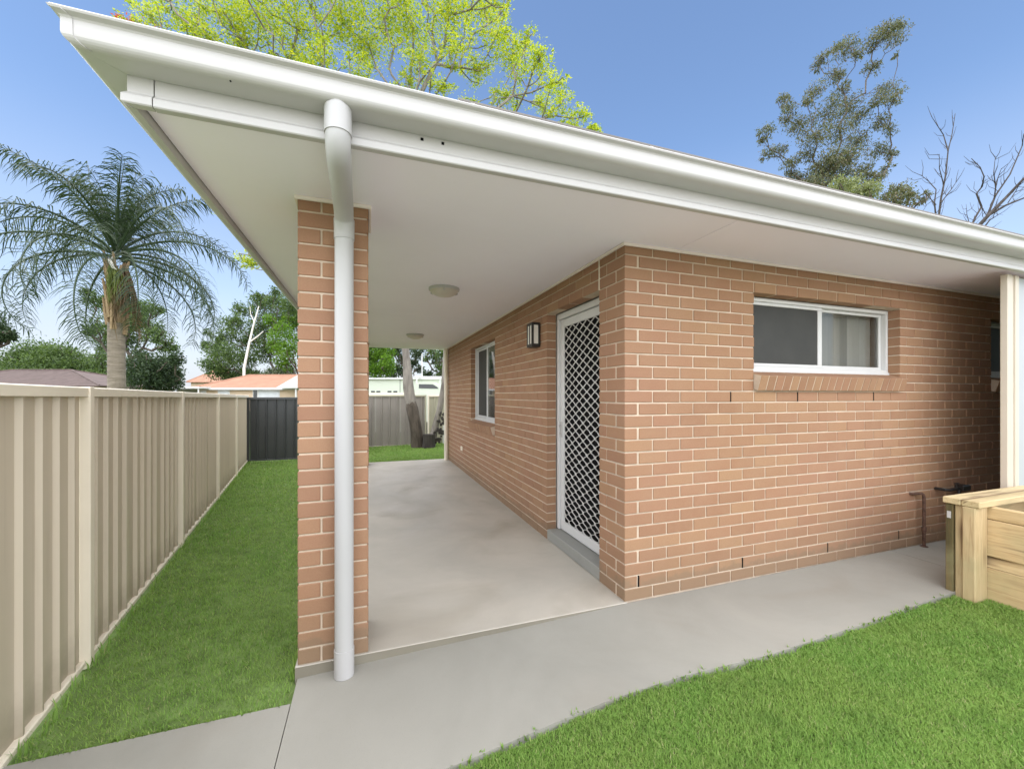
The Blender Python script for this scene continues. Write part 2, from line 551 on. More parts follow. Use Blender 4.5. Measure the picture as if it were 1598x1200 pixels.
def path_z(x):
    if x < PX0: return -.06
    if x < XW: return -.06 + .055 * (x - PX0) / (XW - PX0)
    return -.005 + .010 * min(1, (x - XW) / 2.5)


def fence_x(y): return -1.085 - .143 * y


# ------------------------------------------------------------------ ground, lawn, paths
mb = MB(); mb.box(-400, 400, -300, 600, -.9, -.45)
tag(mb.build('ground', M['far_ground']), kind='structure')

xs = np.linspace(-9, 14, 93); ys = np.linspace(-7, 14, 64)
gv, gf = [], []
for j, y in enumerate(ys):
    for i, x in enumerate(xs):
        gv.append((x, y, path_z(x) - .035 + .008 * math.sin(3.1 * x + 1.3 * y) * math.cos(2.3 * y)))
for j in range(len(ys) - 1):
    for i in range(len(xs) - 1):
        a = j * len(xs) + i
        gf.append([a, a + 1, a + len(xs) + 1, a + len(xs)])
mb = MB(); mb.add(gv, gf)
tag(mb.build('lawn', M['turf']), kind='structure')


mb = MB(); mb.box(-3.1, 8.6, -6.5, .22, -.12, -.012, .01)  # unseen slab added behind the camera to bounce neutral light on the soffit
tag(mb.build('bounce_slab', concrete_mat('bounce_concrete', (.36, .355, .33), (.44, .43, .40), .75)), kind='structure')


def front_edge(x):
    """front edge of the concrete path against the lawn"""
    pts = [(-4, 1.58), (.31, 1.612), (1.08, 1.69), (1.43, 1.70), (2.08, 1.668), (3.0, 1.70), (3.85, 1.745), (9, 1.76)]
    for (x0, y0), (x1, y1) in zip(pts, pts[1:]):
        if x <= x1: return y0 + (y1 - y0) * max(0, (x - x0)) / (x1 - x0)
    return pts[-1][1]


def path_slab(name, x0, x1, yback, nx):
    top, bot = [], []
    rows = 5
    vs_, fs_ = [], []
    for i in range(nx + 1):
        x = x0 + (x1 - x0) * i / nx
        yf = front_edge(x)
        for j in range(rows):
            y = yf + (yback - yf) * j / (rows - 1)
            vs_.append((x, y, path_z(x) + .0012 * math.sin(4 * x + 3 * y)))
    n0 = len(vs_)
    vs_ += [(v[0], v[1], v[2] - .10) for v in vs_]
    for i in range(nx):
        for j in range(rows - 1):
            a = i * rows + j
            fs_.append([a, a + rows, a + rows + 1, a + 1])
    for i in range(nx):
        for j in (0, rows - 1):
            a = i * rows + j
            f = [a, a + n0, a + rows + n0, a + rows]
            fs_.append(f if j == 0 else f[::-1])
    for i in (0, nx):
        for j in range(rows - 1):
            a = i * rows + j
            fs_.append([a, a + 1, a + 1 + n0, a + n0])
    mb = MB(); mb.add(vs_, fs_)
    return tag(mb.build(name, M['path']), kind='structure')


path_slab('path', -3.2, PX0 - .003, 2.225, 16)
path_slab('path', PX0 + .001, 4.527, YW - .006, 40)
path_slab('path', 4.532, 9.0, YW - .006, 16)
mb = MB(); mb.box(-3.2, 9.0, 1.70, 2.2, -.17, -.085)
tag(mb.build('path_joint_filler', M['rubber']), kind='structure')

mb = MB(); mb.box(PX0 - .012, XW + .02, YW - .0040, 9.25, -.14, 0.0, .003)
tag(mb.build('verandah_floor', M['slab']), kind='structure')
mb = MB(); mb.box(PX0 - .010, XW - .003, YW - .0075, YW - .0042, -.13, -.004)
tag(mb.build('verandah_floor_edge', concrete_mat('slab_edge', (.165, .152, .115), (.22, .20, .155), .85)), kind='structure')


# ------------------------------------------------------------------ the house
house = Thing('brick_house', (XW, YW, 0), 'single storey salmon brick house with white gutters, verandah roof and brick pillar', 'house')
HB = house.base

_brick_meshes = {}


def brick_mesh(lx, ly, lz, mat):
    key = (round(lx, 3), round(ly, 3), round(lz, 3), mat.name)
    if key not in _brick_meshes:
        m = MB(); m.box(-lx / 2, lx / 2, -ly / 2, ly / 2, -lz / 2, lz / 2, .0035)
        me = bpy.data.meshes.new('brick')
        me.from_pydata(m.v, [], m.f); me.materials.append(mat); me.update()
        _brick_meshes[key] = me
    return _brick_meshes[key]


def wall_grid(mb, spans_u, spans_z, openings, to_world, d0, d1):
    """a slab with rectangular holes, outer faces only; to_world(u, d, z)"""
    us = sorted(set([spans_u[0], spans_u[1]] + [o[0] for o in openings] + [o[1] for o in openings]))
    zs = sorted(set([spans_z[0], spans_z[1]] + [o[2] for o in openings] + [o[3] for o in openings]))
    us = [u for u in us if spans_u[0] <= u <= spans_u[1]]
    zs = [z for z in zs if spans_z[0] <= z <= spans_z[1]]
    def solid(i, k):
        if i < 0 or k < 0 or i >= len(us) - 1 or k >= len(zs) - 1: return False
        u, z = (us[i] + us[i + 1]) / 2, (zs[k] + zs[k + 1]) / 2
        return not any(o[0] < u < o[1] and o[2] < z < o[3] for o in openings)
    for i in range(len(us) - 1):
        for k in range(len(zs) - 1):
            if not solid(i, k): continue
            u0, u1, z0, z1 = us[i], us[i + 1], zs[k], zs[k + 1]
            q = lambda *p: mb.add([to_world(*c) for c in p], [[0, 1, 2, 3]])
            q((u0, d0, z0), (u1, d0, z0), (u1, d0, z1), (u0, d0, z1))
            q((u0, d1, z0), (u0, d1, z1), (u1, d1, z1), (u1, d1, z0))
            if not solid(i - 1, k): q((u0, d0, z0), (u0, d0, z1), (u0, d1, z1), (u0, d1, z0))
            if not solid(i + 1, k): q((u1, d0, z0), (u1, d1, z0), (u1, d1, z1), (u1, d0, z1))
            if not solid(i, k - 1): q((u0, d0, z0), (u0, d1, z0), (u1, d1, z0), (u1, d0, z0))
            if not solid(i, k + 1): q((u0, d0, z1), (u1, d0, z1), (u1, d1, z1), (u0, d1, z1))


def grow(o, g): return (o[0] - g, o[1] + g, o[2] - g, o[3] + g)


f_core_open = [(o[0] - .005, o[1] + .005, o[2] - .150, o[3] + .005) for o in FWIN]
s_core_open = [(DOOR[0] - .005, DOOR[1] + .005, -1, DOOR[3] + .005), grow(SWIN, .005)]
mb = MB()
wall_grid(mb, (XW + .006, XE), (-.08, ZC - .004), f_core_open, lambda u, d, z: (u, YW + d, z), .006, .106)
front_wall = house.part('brick_wall', mb, M['mortar'])
mb = MB()
s_open2 = [(DOOR[0] - .005, DOOR[1] + .005, -.08, DOOR[3] + .005), (SWIN[0] - .005, SWIN[1] + .005, SWIN[2] - .150, SWIN[3] + .005)]
wall_grid(mb, (YW + .106, YE), (-.08, ZC - .004), s_open2, lambda u, d, z: (XW + d, u, z), .006, .106)
side_wall = house.part('brick_wall', mb, M['mortar'])
# the walls that close the far sides, and the lining behind the brick skin
mb = MB()
mb.box(XE - .11, XE, YW + .12, YE, -.08, ZC - .004)
mb.box(XW + .02, XE - .12, YE - .11, YE - .003, -.08, ZC - .004)
house.part('rear_wall', mb, M['mortar'])
mb = MB()
wall_grid(mb, (XW + .12, XE - .12), (0, ZC - .006), FWIN, lambda u, d, z: (u, YW + d, z), .20, .24)
wall_grid(mb, (YW + .25, YE - .12), (0, ZC - .006), [(DOOR[0], DOOR[1], 0, DOOR[3]), SWIN], lambda u, d, z: (XW + d, u, z), .20, .24)
mb.box(XW + .25, XE - .13, YW + .25, YE - .13, .02, .06)
house.part('inner_lining', mb, plain('plaster', (.5, .48, .45), .9, .03))


def layout(u0_even, u0_odd, uend, openings, z_top):
    out = []
    i = 0
    while i * CH < z_top - .02:
        z0, z1 = i * CH + .005, min((i + 1) * CH - .005, z_top)
        u = u0_even if i % 2 == 0 else u0_odd
        while u < uend - .02:
            a, b = u, min(u + .23, uend)
            segs = [(a, b)]
            for (o0, o1, oz0, oz1) in openings:
                if z1 <= oz0 + .004 or z0 >= oz1 - .004: continue
                ns = []
                for (p, q) in segs:
                    if q <= o0 or p >= o1: ns.append((p, q)); continue
                    if p < o0: ns.append((p, o0))
                    if q > o1: ns.append((o1, q))
                segs = ns
            for (p, q) in segs:
                if q - p > .025: out.append((p, q, z0, z1, i))
            u += .24
        i += 1
    return out


def sill_zone(o): return (o[0] - .002, o[1] + .002, o[2] - 2 * CH, o[2])


bricks = []      # (wall, x0,x1,y0,y1,z0,z1, rank)
jr = random.Random(3)
fo = FWIN + [sill_zone(o) for o in FWIN]
for (p, q, z0, z1, i) in layout(XW, XW + .12, XE, fo, ZC - .002):
    if i % 2 == 1 and p < XW + .121: pass
    pr = jr.uniform(-.0012, .0012)
    bricks.append(['front', p, q, YW + pr, YW + .102, z0 + jr.uniform(-.001, .001), z1 + jr.uniform(-.001, .001)])
so = [DOOR, SWIN, sill_zone(SWIN)]
for (p, q, z0, z1, i) in layout(YW + .12, YW, YE, so, ZC - .002):
    pr = jr.uniform(-.0012, .0012)
    bricks.append(['side', XW + pr, XW + .102, p, q, z0 + jr.uniform(-.001, .001), z1 + jr.uniform(-.001, .001)])


def shown(b):
    c = Vector(((b[1] + b[2]) / 2, (b[3] + b[4]) / 2, (b[5] + b[6]) / 2))
    if b[0] == 'front': c.y = YW
    else: c.x = XW
    Z = c.x * ST + c.y * CT; xc = c.x * CT - c.y * ST
    if Z < .3: return 0
    px, py = CX + FPX * xc / Z, HY - FPX * (c.z - CAMZ) / Z
    if not (0 < px < 1562 and 0 < py < 1200): return 0
    w = (b[2] - b[1]) if b[0] == 'front' else (b[4] - b[3])
    d = (c - Vector((0, 0, CAMZ))); n = Vector((0, -1, 0)) if b[0] == 'front' else Vector((-1, 0, 0))
    cosn = abs(d.normalized().dot(n))
    if px > 1480 and py > 770: return 0
    return w * (b[6] - b[5]) * cosn / d.length ** 2


# the pillar: a pinwheel of four bricks round a core in every course
pil_front, pil_rest = [], []
W = PX1 - PX0
n_course = int(math.ceil((ZC - .002) / CH))
for i in range(n_course):
    z0, z1 = i * CH + .005, min((i + 1) * CH - .005, ZC - .002)
    A = [(0, .11, 0, .23), (.12, W, 0, .11), (W - .11, W, .12, W), (0, W - .12, W - .11, W)]
    if i % 2 == 1: A = [(W - b, W - a, c, d) for (a, b, c, d) in A]
    for k, (a, b, c, d) in enumerate(A):
        e = ['pillar', PX0 + a, PX0 + b, YW + c + jr.uniform(-.001, .001), YW + d, z0, z1]
        (pil_front if k < 2 else pil_rest).append(e)
mb = MB(); mb.box(PX0 + .006, PX1 - .006, YW + .006, YW + W - .006, .001, ZC - .001)
pillar = house.part('pillar', mb, M['mortar'])

N_SINGLE = 300 - len(pil_front)
ranked = sorted(bricks, key=shown, reverse=True)
single, joined = ranked[:N_SINGLE], ranked[N_SINGLE:]


def place_brick(b, parent):
    lx, ly, lz = b[2] - b[1], b[4] - b[3], b[6] - b[5]
    o = bpy.data.objects.new('brick', brick_mesh(lx, ly, lz, M['brick']))
    o.location = ((b[1] + b[2]) / 2, (b[3] + b[4]) / 2, (b[5] + b[6]) / 2)
    link(o, parent)


for b in pil_front: place_brick(b, pillar)
for b in single: place_brick(b, front_wall if b[0] == 'front' else side_wall)
for key, par in (('front', front_wall), ('side', side_wall), ('pillar', pillar)):
    mb = MB()
    for b in (joined if key != 'pillar' else pil_rest):
        if b[0] == key: mb.box(b[1], b[2], b[3], b[4], b[5], b[6], .0035)
    tag(mb.build('brickwork', M['brick_stuff'], par), kind='stuff')

# second pillar at the far end of the verandah, hidden behind the first from here
mb = MB(); mb.box(PX0 + .006, PX1 - .006, 8.80, 8.80 + W - .006, .001, ZC - .001)
pillar2 = house.part('pillar', mb, M['mortar'])
mb = MB()
for b in pil_front + pil_rest:
    mb.box(b[1], b[2], b[3] + 6.385, b[4] + 6.385, b[5], b[6], .0035)
tag(mb.build('brickwork', M['brick_stuff'], pillar2), kind='stuff')


# sills of bricks on edge
def sill(o, side):
    n = int(round((o[1] - o[0]) / .0865))
    pitch = (o[1] - o[0]) / n
    mbm = MB()
    ang = R(15)
    L, H = .195, .121
    c, s = math.cos(ang), math.sin(ang)
    # profile in (d, z): d outward from the wall face negative
    fx, fz = -.062, o[2] - .050
    top_b = (fx + L * c, fz + L * s); bot_f = (fx + H * s, fz - H * c); bot_b = (bot_f[0] + L * c, bot_f[1] + L * s)
    def pt(u, d, z): return (u, YW + d, z) if not side else (XW + d, u, z)
    e = .004
    ring = [(fx, fz), top_b, bot_b, bot_f]
    mbm.sweep([[pt(u, d + (.0022 if k in (0, 3) else 0), z + (-.002 if k in (0, 1) else .003)) for k, (d, z) in enumerate(ring)] for u in (o[0] + .002, o[1] - .002)])
    par = house.part('sill', mbm, M['mortar'])
    for k in range(n):
        u0, u1 = o[0] + k * pitch + .005, o[0] + (k + 1) * pitch - .005
        b = MB()
        dd = jr.uniform(-.0015, .0008)
        r2 = [(fx + dd, fz - .004), (fx + dd + .004, fz), top_b, bot_b, (bot_f[0] + dd + .004, bot_f[1]), (bot_f[0] + dd, bot_f[1] + .004)]
        b.sweep([[pt(u, d, z) for d, z in r2] for u in (u0, u1)])
        b.build('sill_brick', M['brick'], par)


for o in FWIN: sill(o, False)
sill(SWIN, True)


# windows
def window(o, side, rec, kinds, blinds_at=(1,)):
    def B(mb, u0, u1, d0, d1, z0, z1, b=.003):
        if side: mb.box(XW + d0, XW + d1, u0, u1, z0, z1, b)
        else: mb.box(u0, u1, YW + d0, YW + d1, z0, z1, b)
    u0, u1, z0, z1 = o[0] + .004, o[1] - .004, o[2] + .006, o[3] - .004
    mid = (u0 + u1) / 2
    fr = MB()
    t = .030
    B(fr, u0, u1, rec, rec + .085, z1 - t, z1); B(fr, u0, u1, rec, rec + .085, z0, z0 + t)
    B(fr, u0, u0 + t, rec + .001, rec + .084, z0 + t, z1 - t); B(fr, u1 - t, u1, rec + .001, rec + .084, z0 + t, z1 - t)
    win = house.part('window', fr, M['white_frame'])
    # sill flashing bead
    bd = MB(); B(bd, u0, u1, rec - .010, rec - .001, z0 - .026, z0 + .004, .002); bd.build('sill_bead', M['white_frame'], win)
    for k in range(2):
        a, b = (u0 + t, mid + .018) if k == 0 else (mid - .018, u1 - t)
        dd = rec + (.012 if k == 0 else .040)
        sm = MB(); w = .026
        B(sm, a + .001, b - .001, dd, dd + .022, z1 - t - w, z1 - t - .001); B(sm, a + .001, b - .001, dd, dd + .022, z0 + t + .001, z0 + t + w)
        B(sm, a + .001, a + w + (.006 if k == 0 else .026), dd + .001, dd + .021, z0 + t + w, z1 - t - w); B(sm, b - w - (.026 if k == 0 else .006), b - .001, dd + .001, dd + .021, z0 + t + w, z1 - t - w)
        sm.build('sash', M['white_frame'], win)
        pn = MB(); B(pn, a + w, b - w, dd + .009, dd + .014, z0 + t + w - .003, z1 - t - w + .003, 0)
        pn.build('pane', M[kinds[k]], win)
        if kinds[k] == 'dark_screen':
            gl = MB(); B(gl, a + w, b - w, dd + .024, dd + .028, z0 + t + .01, z1 - t - .01, 0); gl.build('glass_sheet', M['glass'], win)
    for k in blinds_at:
        a, b = (u0 + t, mid) if k == 0 else (mid, u1 - t)
        hr = MB(); B(hr, a, b, rec + .13, rec + .165, z1 - .055, z1 - .02, .003); hr.build('blind_track', M['blind'], win)
        nsl = max(3, int((b - a) / .082)); pw = (b - a) / nsl
        for q in range(nsl):
            sl = MB()
            uc = a + (q + .5) * pw
            ang = -R(jr.uniform(4, 38))
            hw = pw * .54
            p = []
            for e in (-1, -.5, 0, .5, 1):
                p.append((uc + e * hw * math.cos(ang), rec + .15 + e * hw * math.sin(ang) + .006 * (1 - e * e)))
            ring = lambda z: [((XW + d, u, z) if side else (u, YW + d, z)) for u, d in p] + [((XW + d + .0015, u, z) if side else (u, YW + d + .0015, z)) for u, d in reversed(p)]
            sl.sweep([ring(z0 + .02), ring(z1 - .05)])
            sl.build('blind_slat', M['blind'], win)
    return win


window(FWIN[0], False, .092, ('dark_screen', 'glass'), (1,))
window(FWIN[1], False, .092, ('dark_screen', 'glass'), (1,))
window(SWIN, True, .075, ('glass', 'dark_screen'), (0,))

# security door
mbd = MB()
xd = XW + .108
y0, y1, z0, z1 = DOOR[0] + .004, DOOR[1] - .004, .105, DOOR[3] - .004
mbd.box(xd, xd + .09, y1 - .045, y1, z0, z1, .004)
mbd.box(xd, xd + .09, y0, y0 + .045, z0, z1, .004)
mbd.box(xd, xd + .09, y0 + .046, y1 - .046, z1 - .055, z1, .004)
door = house.part('security_door', mbd, M['white_frame'])
lf = MB()
a0, a1, b0, b1 = y0 + .05, y1 - .05, z0 + .006, z1 - .06
lf.box(xd + .018, xd + .045, a1 - .066, a1, b0, b1, .004); lf.box(xd + .018, xd + .045, a0, a0 + .066, b0, b1, .004)
lf.box(xd + .019, xd + .044, a0 + .066, a1 - .066, b1 - .075, b1, .004); lf.box(xd + .019, xd + .044, a0 + .066, a1 - .066, b0, b0 + .085, .004)
lf.build('door_leaf_frame', M['white_frame'], door)
sc_ = MB(); sc_.box(xd + .036, xd + .040, a0 + .06, a1 - .06, b0 + .08, b1 - .07); sc_.build('fly_screen', M['black'], door)
ml = MB(); ml.box(xd + .075, xd + .11, a0, a1, b0, b1, .003); ml.build('inner_door', M['black'], door)
# diamond grille: expanded strands as wavy bars
gm = MB()
pw, ph = .138, .080
ga0, ga1, gb0, gb1 = a0 + .062, a1 - .062, b0 + .08, b1 - .07
ncol = int((ga1 - ga0) / (pw / 2)) + 1
hw_ = .0055
xg = xd + .027
for k in range(ncol + 1):
    yc = ga0 + k * (ga1 - ga0) / ncol
    amp = (ga1 - ga0) / ncol / 2
    nz = int((gb1 - gb0) / (ph / 4))
    prev = None
    for j in range(nz + 1):
        z = gb0 + (gb1 - gb0) * j / nz
        ph_ = [1, .62, -1, -.62] if False else None
        tt = (z / (ph)) % 1.0
        # flat-topped wave: strand touches its neighbour, then swings over
        wv = max(-1, min(1, 1.55 * math.sin(2 * math.pi * tt)))
        yy = yc + (wv if k % 2 == 0 else -wv) * (amp - .002)
        yy = min(max(yy, ga0), ga1)
        cur = [(xg - .004, yy - hw_, z), (xg - .004, yy + hw_, z), (xg + .004, yy + hw_, z), (xg + .004, yy - hw_, z)]
        if prev is not None:
            gm.add(prev + cur, [[0, 1, 5, 4], [1, 2, 6, 5], [2, 3, 7, 6], [3, 0, 4, 7]])
        prev = cur
gm.build('diamond_grille', M['grille_white'], door)
lk = MB()
lk.box(xd + .008, xd + .02, a1 - .05, a1 - .018, 1.02, 1.17, .003)
lk.tube([(xd + .008, a1 - .034, 1.13), (xd - .012, a1 - .034, 1.13)], .010, 10); lk.tube([(xd + .008, a1 - .034, 1.06), (xd - .008, a1 - .034, 1.06)], .008, 10)
lk.build('lock', M['white_metal'], door)
for zz in (.35, 1.15, 1.95):
    hg = MB(); hg.tube([(xd - .004, y0 + .05, zz), (xd - .004, y0 + .05, zz + .09)], .007, 8); hg.build('hinge', M['white_metal'], door)
st = MB(); st.box(XW + .004, XW + .22, DOOR[0] + .002, DOOR[1] - .002, -.002 + .004, .100, .005)
house.part('door_step', st, M['step'])
ej = MB(); ej.box(XW - .003, XW + .01, DOOR[0] - .009, DOOR[0] + .003, DOOR[3], ZC - .012)
house.part('expansion_joint', ej, M['fence_trim'])

# weep holes: open upright joints in the front wall
for (xx, ci) in ((2.74, 16), (3.46, 16), (4.42, 16), (1.904, 1), (2.864, 1), (3.824, 1), (4.784, 1)):
    wb = MB()
    off = XW + .12 if ci % 2 else XW
    xq = off + round((xx - off) / .24) * .24 - .005
    wb.box(xq - .0045, xq + .0045, YW + .0005, YW + .03, ci * CH + .004, (ci + 1) * CH - .004)
    house.part('weep_hole', wb, M['black'])
# small cover plate low on the side wall
cp = MB(); cp.box(XW - .014, XW + .004, 7.62, 7.74, .38, .46, .004)
house.part('cover_plate', cp, M['fence_trim'])


# ---- verandah roof: soffit sheets, fascias, gutters, roof skin
def soffit_sheet(x0, x1, y0, y1):
    s = MB(); s.box(x0, x1, y0, y1, ZC, ZC + .012, .002)
    return s


sheets = [(XF + .022, 2.10, YF + .022, 5.498), (XF + .022, 2.10, 5.502, YB - .022), (2.104, 5.10, YF + .022, 5.498), (5.104, XE + .6, YF + .022, 5.498), (2.104, XE + .6, 5.502, YB - .022)]
for s in sheets: house.part('soffit_sheet', soffit_sheet(*s), M['soffit'])


def bead(x0, x1, y0, y1):
    b = MB(); b.box(x0, x1, y0, y1, ZC - .022, ZC - .001, .004)
    house.part('cornice_bead', b, M['bead'])


bead(XW - .020, XE, YW - .020, YW - .0005)
bead(XW - .020, XW - .0005, YW + .0005, YE)
bead(PX0 - .016, PX1 + .016, YW - .016, YW - .0005); bead(PX0 - .016, PX0 - .0005, YW, YW + W); bead(PX1 + .0005, PX1 + .016, YW, YW + W)

fas = [(0, 2.562), (0, 2.494), (.005, 2.489), (.013, 2.479), (.013, 2.453), (.009, 2.449), (-.018, 2.449), (-.018, 2.562)]


def P2(d, z, where, t):
    # where 'f': front run at x = t ; 'l': left run at y = t
    return (t, YF - d, z) if where == 'f' else (XF - d, t, z)


fb = MB()
xcap = XF + .075
fb.sweep([[(XE + .6, YF - d, z) for d, z in fas], [(xcap + .003, YF - d, z) for d, z in fas]])
house.part('fascia', fb, M['white_metal'])
fb = MB()
fb.sweep([[(xcap, YF - d - .0025, z) for d, z in fas], [(XF - max(d, -.018), YF - d - .0025, z) for d, z in fas]])
house.part('fascia_corner', fb, M['white_metal'])
fb = MB()
fb.sweep([[(XF - d, YF - min(d, 0) + .001, z) for d, z in fas], [(XF - d, YB, z) for d, z in fas]])
house.part('fascia', fb, M['white_metal'])

gut = [(.001, 2.552)]
gut += [(.082, 2.552)]
for k in range(7):
    a = -90 + 15 * k
    gut.append((.082 + .033 * math.cos(R(a)) * 1.0, 2.579 + .027 * math.sin(R(a))))
gut += [(.115, 2.622), (.119, 2.628), (.134, 2.634), (.137, 2.640), (.134, 2.645), (.118, 2.645), (.108, 2.636), (.104, 2.61), (.001, 2.605)]
gb = MB()
gb.sweep([[(XE + .6, YF - d, z) for d, z in gut], [(XF - d + .0005, YF - d, z) for d, z in gut]])
g1 = house.part('gutter', gb, M['white_metal'])
gb = MB()
gb.sweep([[(XF - d, YF - d + .0005, z) for d, z in gut], [(XF - d, YB, z) for d, z in gut]])
g2 = house.part('gutter', gb, M['white_metal'])
# mitre strap on the corner
ms = MB()
outer = gut[1:13]
for w_, sgn in ((.030, 1),):
    ms.sweep([[(XF - d - .002 + w_, YF - d - .0025, z - .0015) for d, z in outer] + [(XF - d - .002 + w_, YF - d + .004, z + .003) for d, z in reversed(outer)],
              [(XF - d - .002, YF - d - .0025, z - .0015) for d, z in outer] + [(XF - d - .002, YF - d + .004, z + .003) for d, z in reversed(outer)]])
ms.build('mitre_strap', M['white_metal'], g1)
for xk in np.arange(-.5, 8.5, .9):
    cl = MB(); cl.box(xk, xk + .02, YF - .131, YF - .005, 2.646, 2.650, .001); cl.build('gutter_clip', M['white_metal'], g1)
sc1 = MB(); sc1.box(-.47, -.465, YF - .090, YF - .084, 2.5500, 2.556); sc1.build('drip_slot', M['black'], g1)
for xk in (.21, .30): 
    s_ = MB(); s_.box(xk, xk + .012, YF - .0035, YF + .002, 2.530, 2.541); house.part('fascia_vent_hole', s_, M['black'])

# roof skin: low hip
rf = MB()
ex0, ex1, ey0, ey1, ez = XF - .05, XE + .65, YF - .05, YB + .02, 2.66
rz = ez + 1.15
ym = (ey0 + ey1) / 2
rv = [(ex0, ey0, ez), (ex1, ey0, ez), (ex1, ey1, ez), (ex0, ey1, ez), (ex0 + 3.9, ym, rz), (ex1, ym, rz)]
rv += [(x, y, z - .03) for x, y, z in rv]
rfc = [[0, 1, 5, 4], [1, 2, 5], [2, 3, 4, 5], [3, 0, 4], [6, 10, 11, 7], [7, 11, 8], [8, 11, 10, 9], [9, 10, 6], [0, 6, 7, 1], [1, 7, 8, 2], [2, 8, 9, 3], [3, 9, 6, 0]]
rf.add(rv, rfc)
# slim drip edge that shows above the gutter
rf.box(.35, XE + .6, YF - .128, YF - .02, 2.6515, 2.660)
house.part('roof', rf, M['roof_metal'])

# downpipe
dp = MB()
px_, pr_ = -.115, .0475
path = [(px_, 1.742, 2.560), (px_, 1.742, 2.455), (px_, 1.749, 2.424), (px_, 1.772, 2.402), (px_ - .001, 1.81, 2.393), (px_ - .003, 1.95, 2.388), (px_ - .006, 2.18, 2.381), (px_ - .008, 2.27, 2.373), (px_ - .009, 2.32, 2.350), (px_ - .0095, 2.343, 2.315), (px_ - .01, 2.348, 2.27), (px_ - .01, 2.348, 1.2), (px_ - .01, 2.348, -.045)]
dp.tube(path[:1] + [(px_, 1.742, 2.50)] + path[1:], pr_, 20)
pipe = house.part('downpipe', dp, M['pvc'], True)
c1 = MB(); c1.tube([(px_, 1.742, 2.552), (px_, 1.742, 2.452)], pr_ + .0035, 20); c1.build('pipe_collar', M['pvc'], pipe, smooth=True)
c2 = MB(); c2.tube([(px_ - .0088, 2.318, 2.352), (px_ - .0094, 2.341, 2.318), (px_ - .01, 2.348, 2.275), (px_ - .01, 2.348, 2.255)], pr_ + .004, 20); c2.build('pipe_collar', M['pvc'], pipe, smooth=True)
c3 = MB(); c3.tube([(px_ - .01, 2.348, -.052), (px_ - .01, 2.348, .09)], pr_ + .003, 20); c3.build('pipe_shoe', M['pvc'], pipe, smooth=True)
# far downpipe on the house corner
dp = MB(); dp.tube([(XW - .055, YE - .05, -.04), (XW - .055, YE - .05, ZC - .025)], .045, 14)
house.part('downpipe', dp, M['fence_trim'], True)

# porch screen at the right: ivory corner post and pale panel
M['post_ivory'] = plain('post_ivory', (.56, .50, .405), .4, .05, 2, .4)
pp = MB(); pp.box(5.05, 5.115, 1.869, 1.915, -.05, 2.447, .004)
scr = house.part('porch_screen_post', pp, M['post_ivory'])
p2 = MB(); p2.box(5.117, 5.165, 1.878, 1.915, -.05, 2.447, .004); p2.build('post_channel', M['post_ivory'], scr)
p3 = MB(); p3.box(5.167, 5.22, 1.866, 1.915, -.05, 2.447, .004); p3.build('post_channel', M['post_ivory'], scr)
p4 = MB(); p4.box(5.235, 8.9, 1.895, 1.915, -.05, 2.446, .003)
house.part('porch_screen_panel', p4, M['pale_panel'])

# ------------------------------------------------------------------ fittings on the house
for (x, y, lab) in ((.70, 4.04, 'shallow round ceiling light over the door end of the verandah'), (.755, 7.26, 'shallow round ceiling light at the far end of the verandah')):
    t = Thing('ceiling_light', (x, y, ZC), lab, 'ceiling light', 'oyster lights under the verandah roof')
    m = MB(); m.lathe([(.001, -.001), (.150, -.001), (.152, -.010), (.148, -.022), (.138, -.026), (.134, -.018)], (x, y, ZC), 32); t.part('light_rim', m, M['white_metal'], True)
    m = MB(); m.lathe([(.142, -.016), (.134, -.035), (.115, -.055), (.085, -.070), (.045, -.079), (.001, -.082)], (x, y, ZC), 32); t.part('glass_bowl', m, M['lamp_glass'], True)
    for a in (20, 140, 260):
        m = MB(); ca, sa = math.cos(R(a)), math.sin(R(a))
        m.tube([(x + ca * .148, y + sa * .148, ZC - .012), (x + ca * .150, y + sa * .150, ZC - .034), (x + ca * .128, y + sa * .128, ZC - .046)], .006, 6); t.part('clip', m, M['white_metal'])

t = Thing('wall_lantern', (XW, 3.96, 1.93), 'black box lantern with frosted panels on the wall beside the door', 'wall light')
lx0, lx1, ly0, ly1, lz0, lz1 = XW - .095, XW - .004, 3.885, 4.035, 1.93, 2.18
m = MB()
m.box(lx0, lx1, ly0, ly1, lz1 - .026, lz1, .003); m.box(lx0, lx1, ly0, ly1, lz0, lz0 + .032, .003)
for yy in (ly0, ly1 - .02):
    m.box(lx0, lx0 + .02, yy, yy + .02, lz0 + .03, lz1 - .025)
m.box(lx1 - .02, lx1, ly0, ly1, lz0 + .03, lz1 - .025)
m.box(lx0, lx0 + .012, 3.952, 3.968, lz0 + .03, lz1 - .025)
t.part('lantern_frame', m, M['black_metal'])
m = MB(); m.box(lx0 + .005, lx1 - .021, ly0 + .005, ly1 - .005, lz0 + .031, lz1 - .025); t.part('frosted_panel', m, M['opal'])
m = MB(); m.box(XW - .004, XW - .0005, 3.91, 4.01, 1.96, 2.15); t.part('backplate', m, M['black_metal'])

t = Thing('water_pipe', (4.94, 2.36, 0), 'thin rusty pipe rising from the path and bending into the brick wall', 'pipe')
m = MB(); m.tube([(4.94, 2.365, -.01), (4.94, 2.365, .20), (4.94, 2.365, .47), (4.935, 2.368, .495), (4.925, 2.375, .505), (4.86, 2.395, .507), (4.83, 2.40, .505), (4.822, 2.418, .505)], .0125, 10); t.part('pipe_run', m, M['rust'], True)
m = MB(); m.tube([(4.94, 2.365, .15), (4.94, 2.365, .19)], .018, 10); t.part('pipe_coupling', m, M['rust'])
m = MB(); m.tube([(4.94, 2.365, -.002), (4.94, 2.365, .012)], .03, 10); t.part('floor_flange', m, M['rust'])

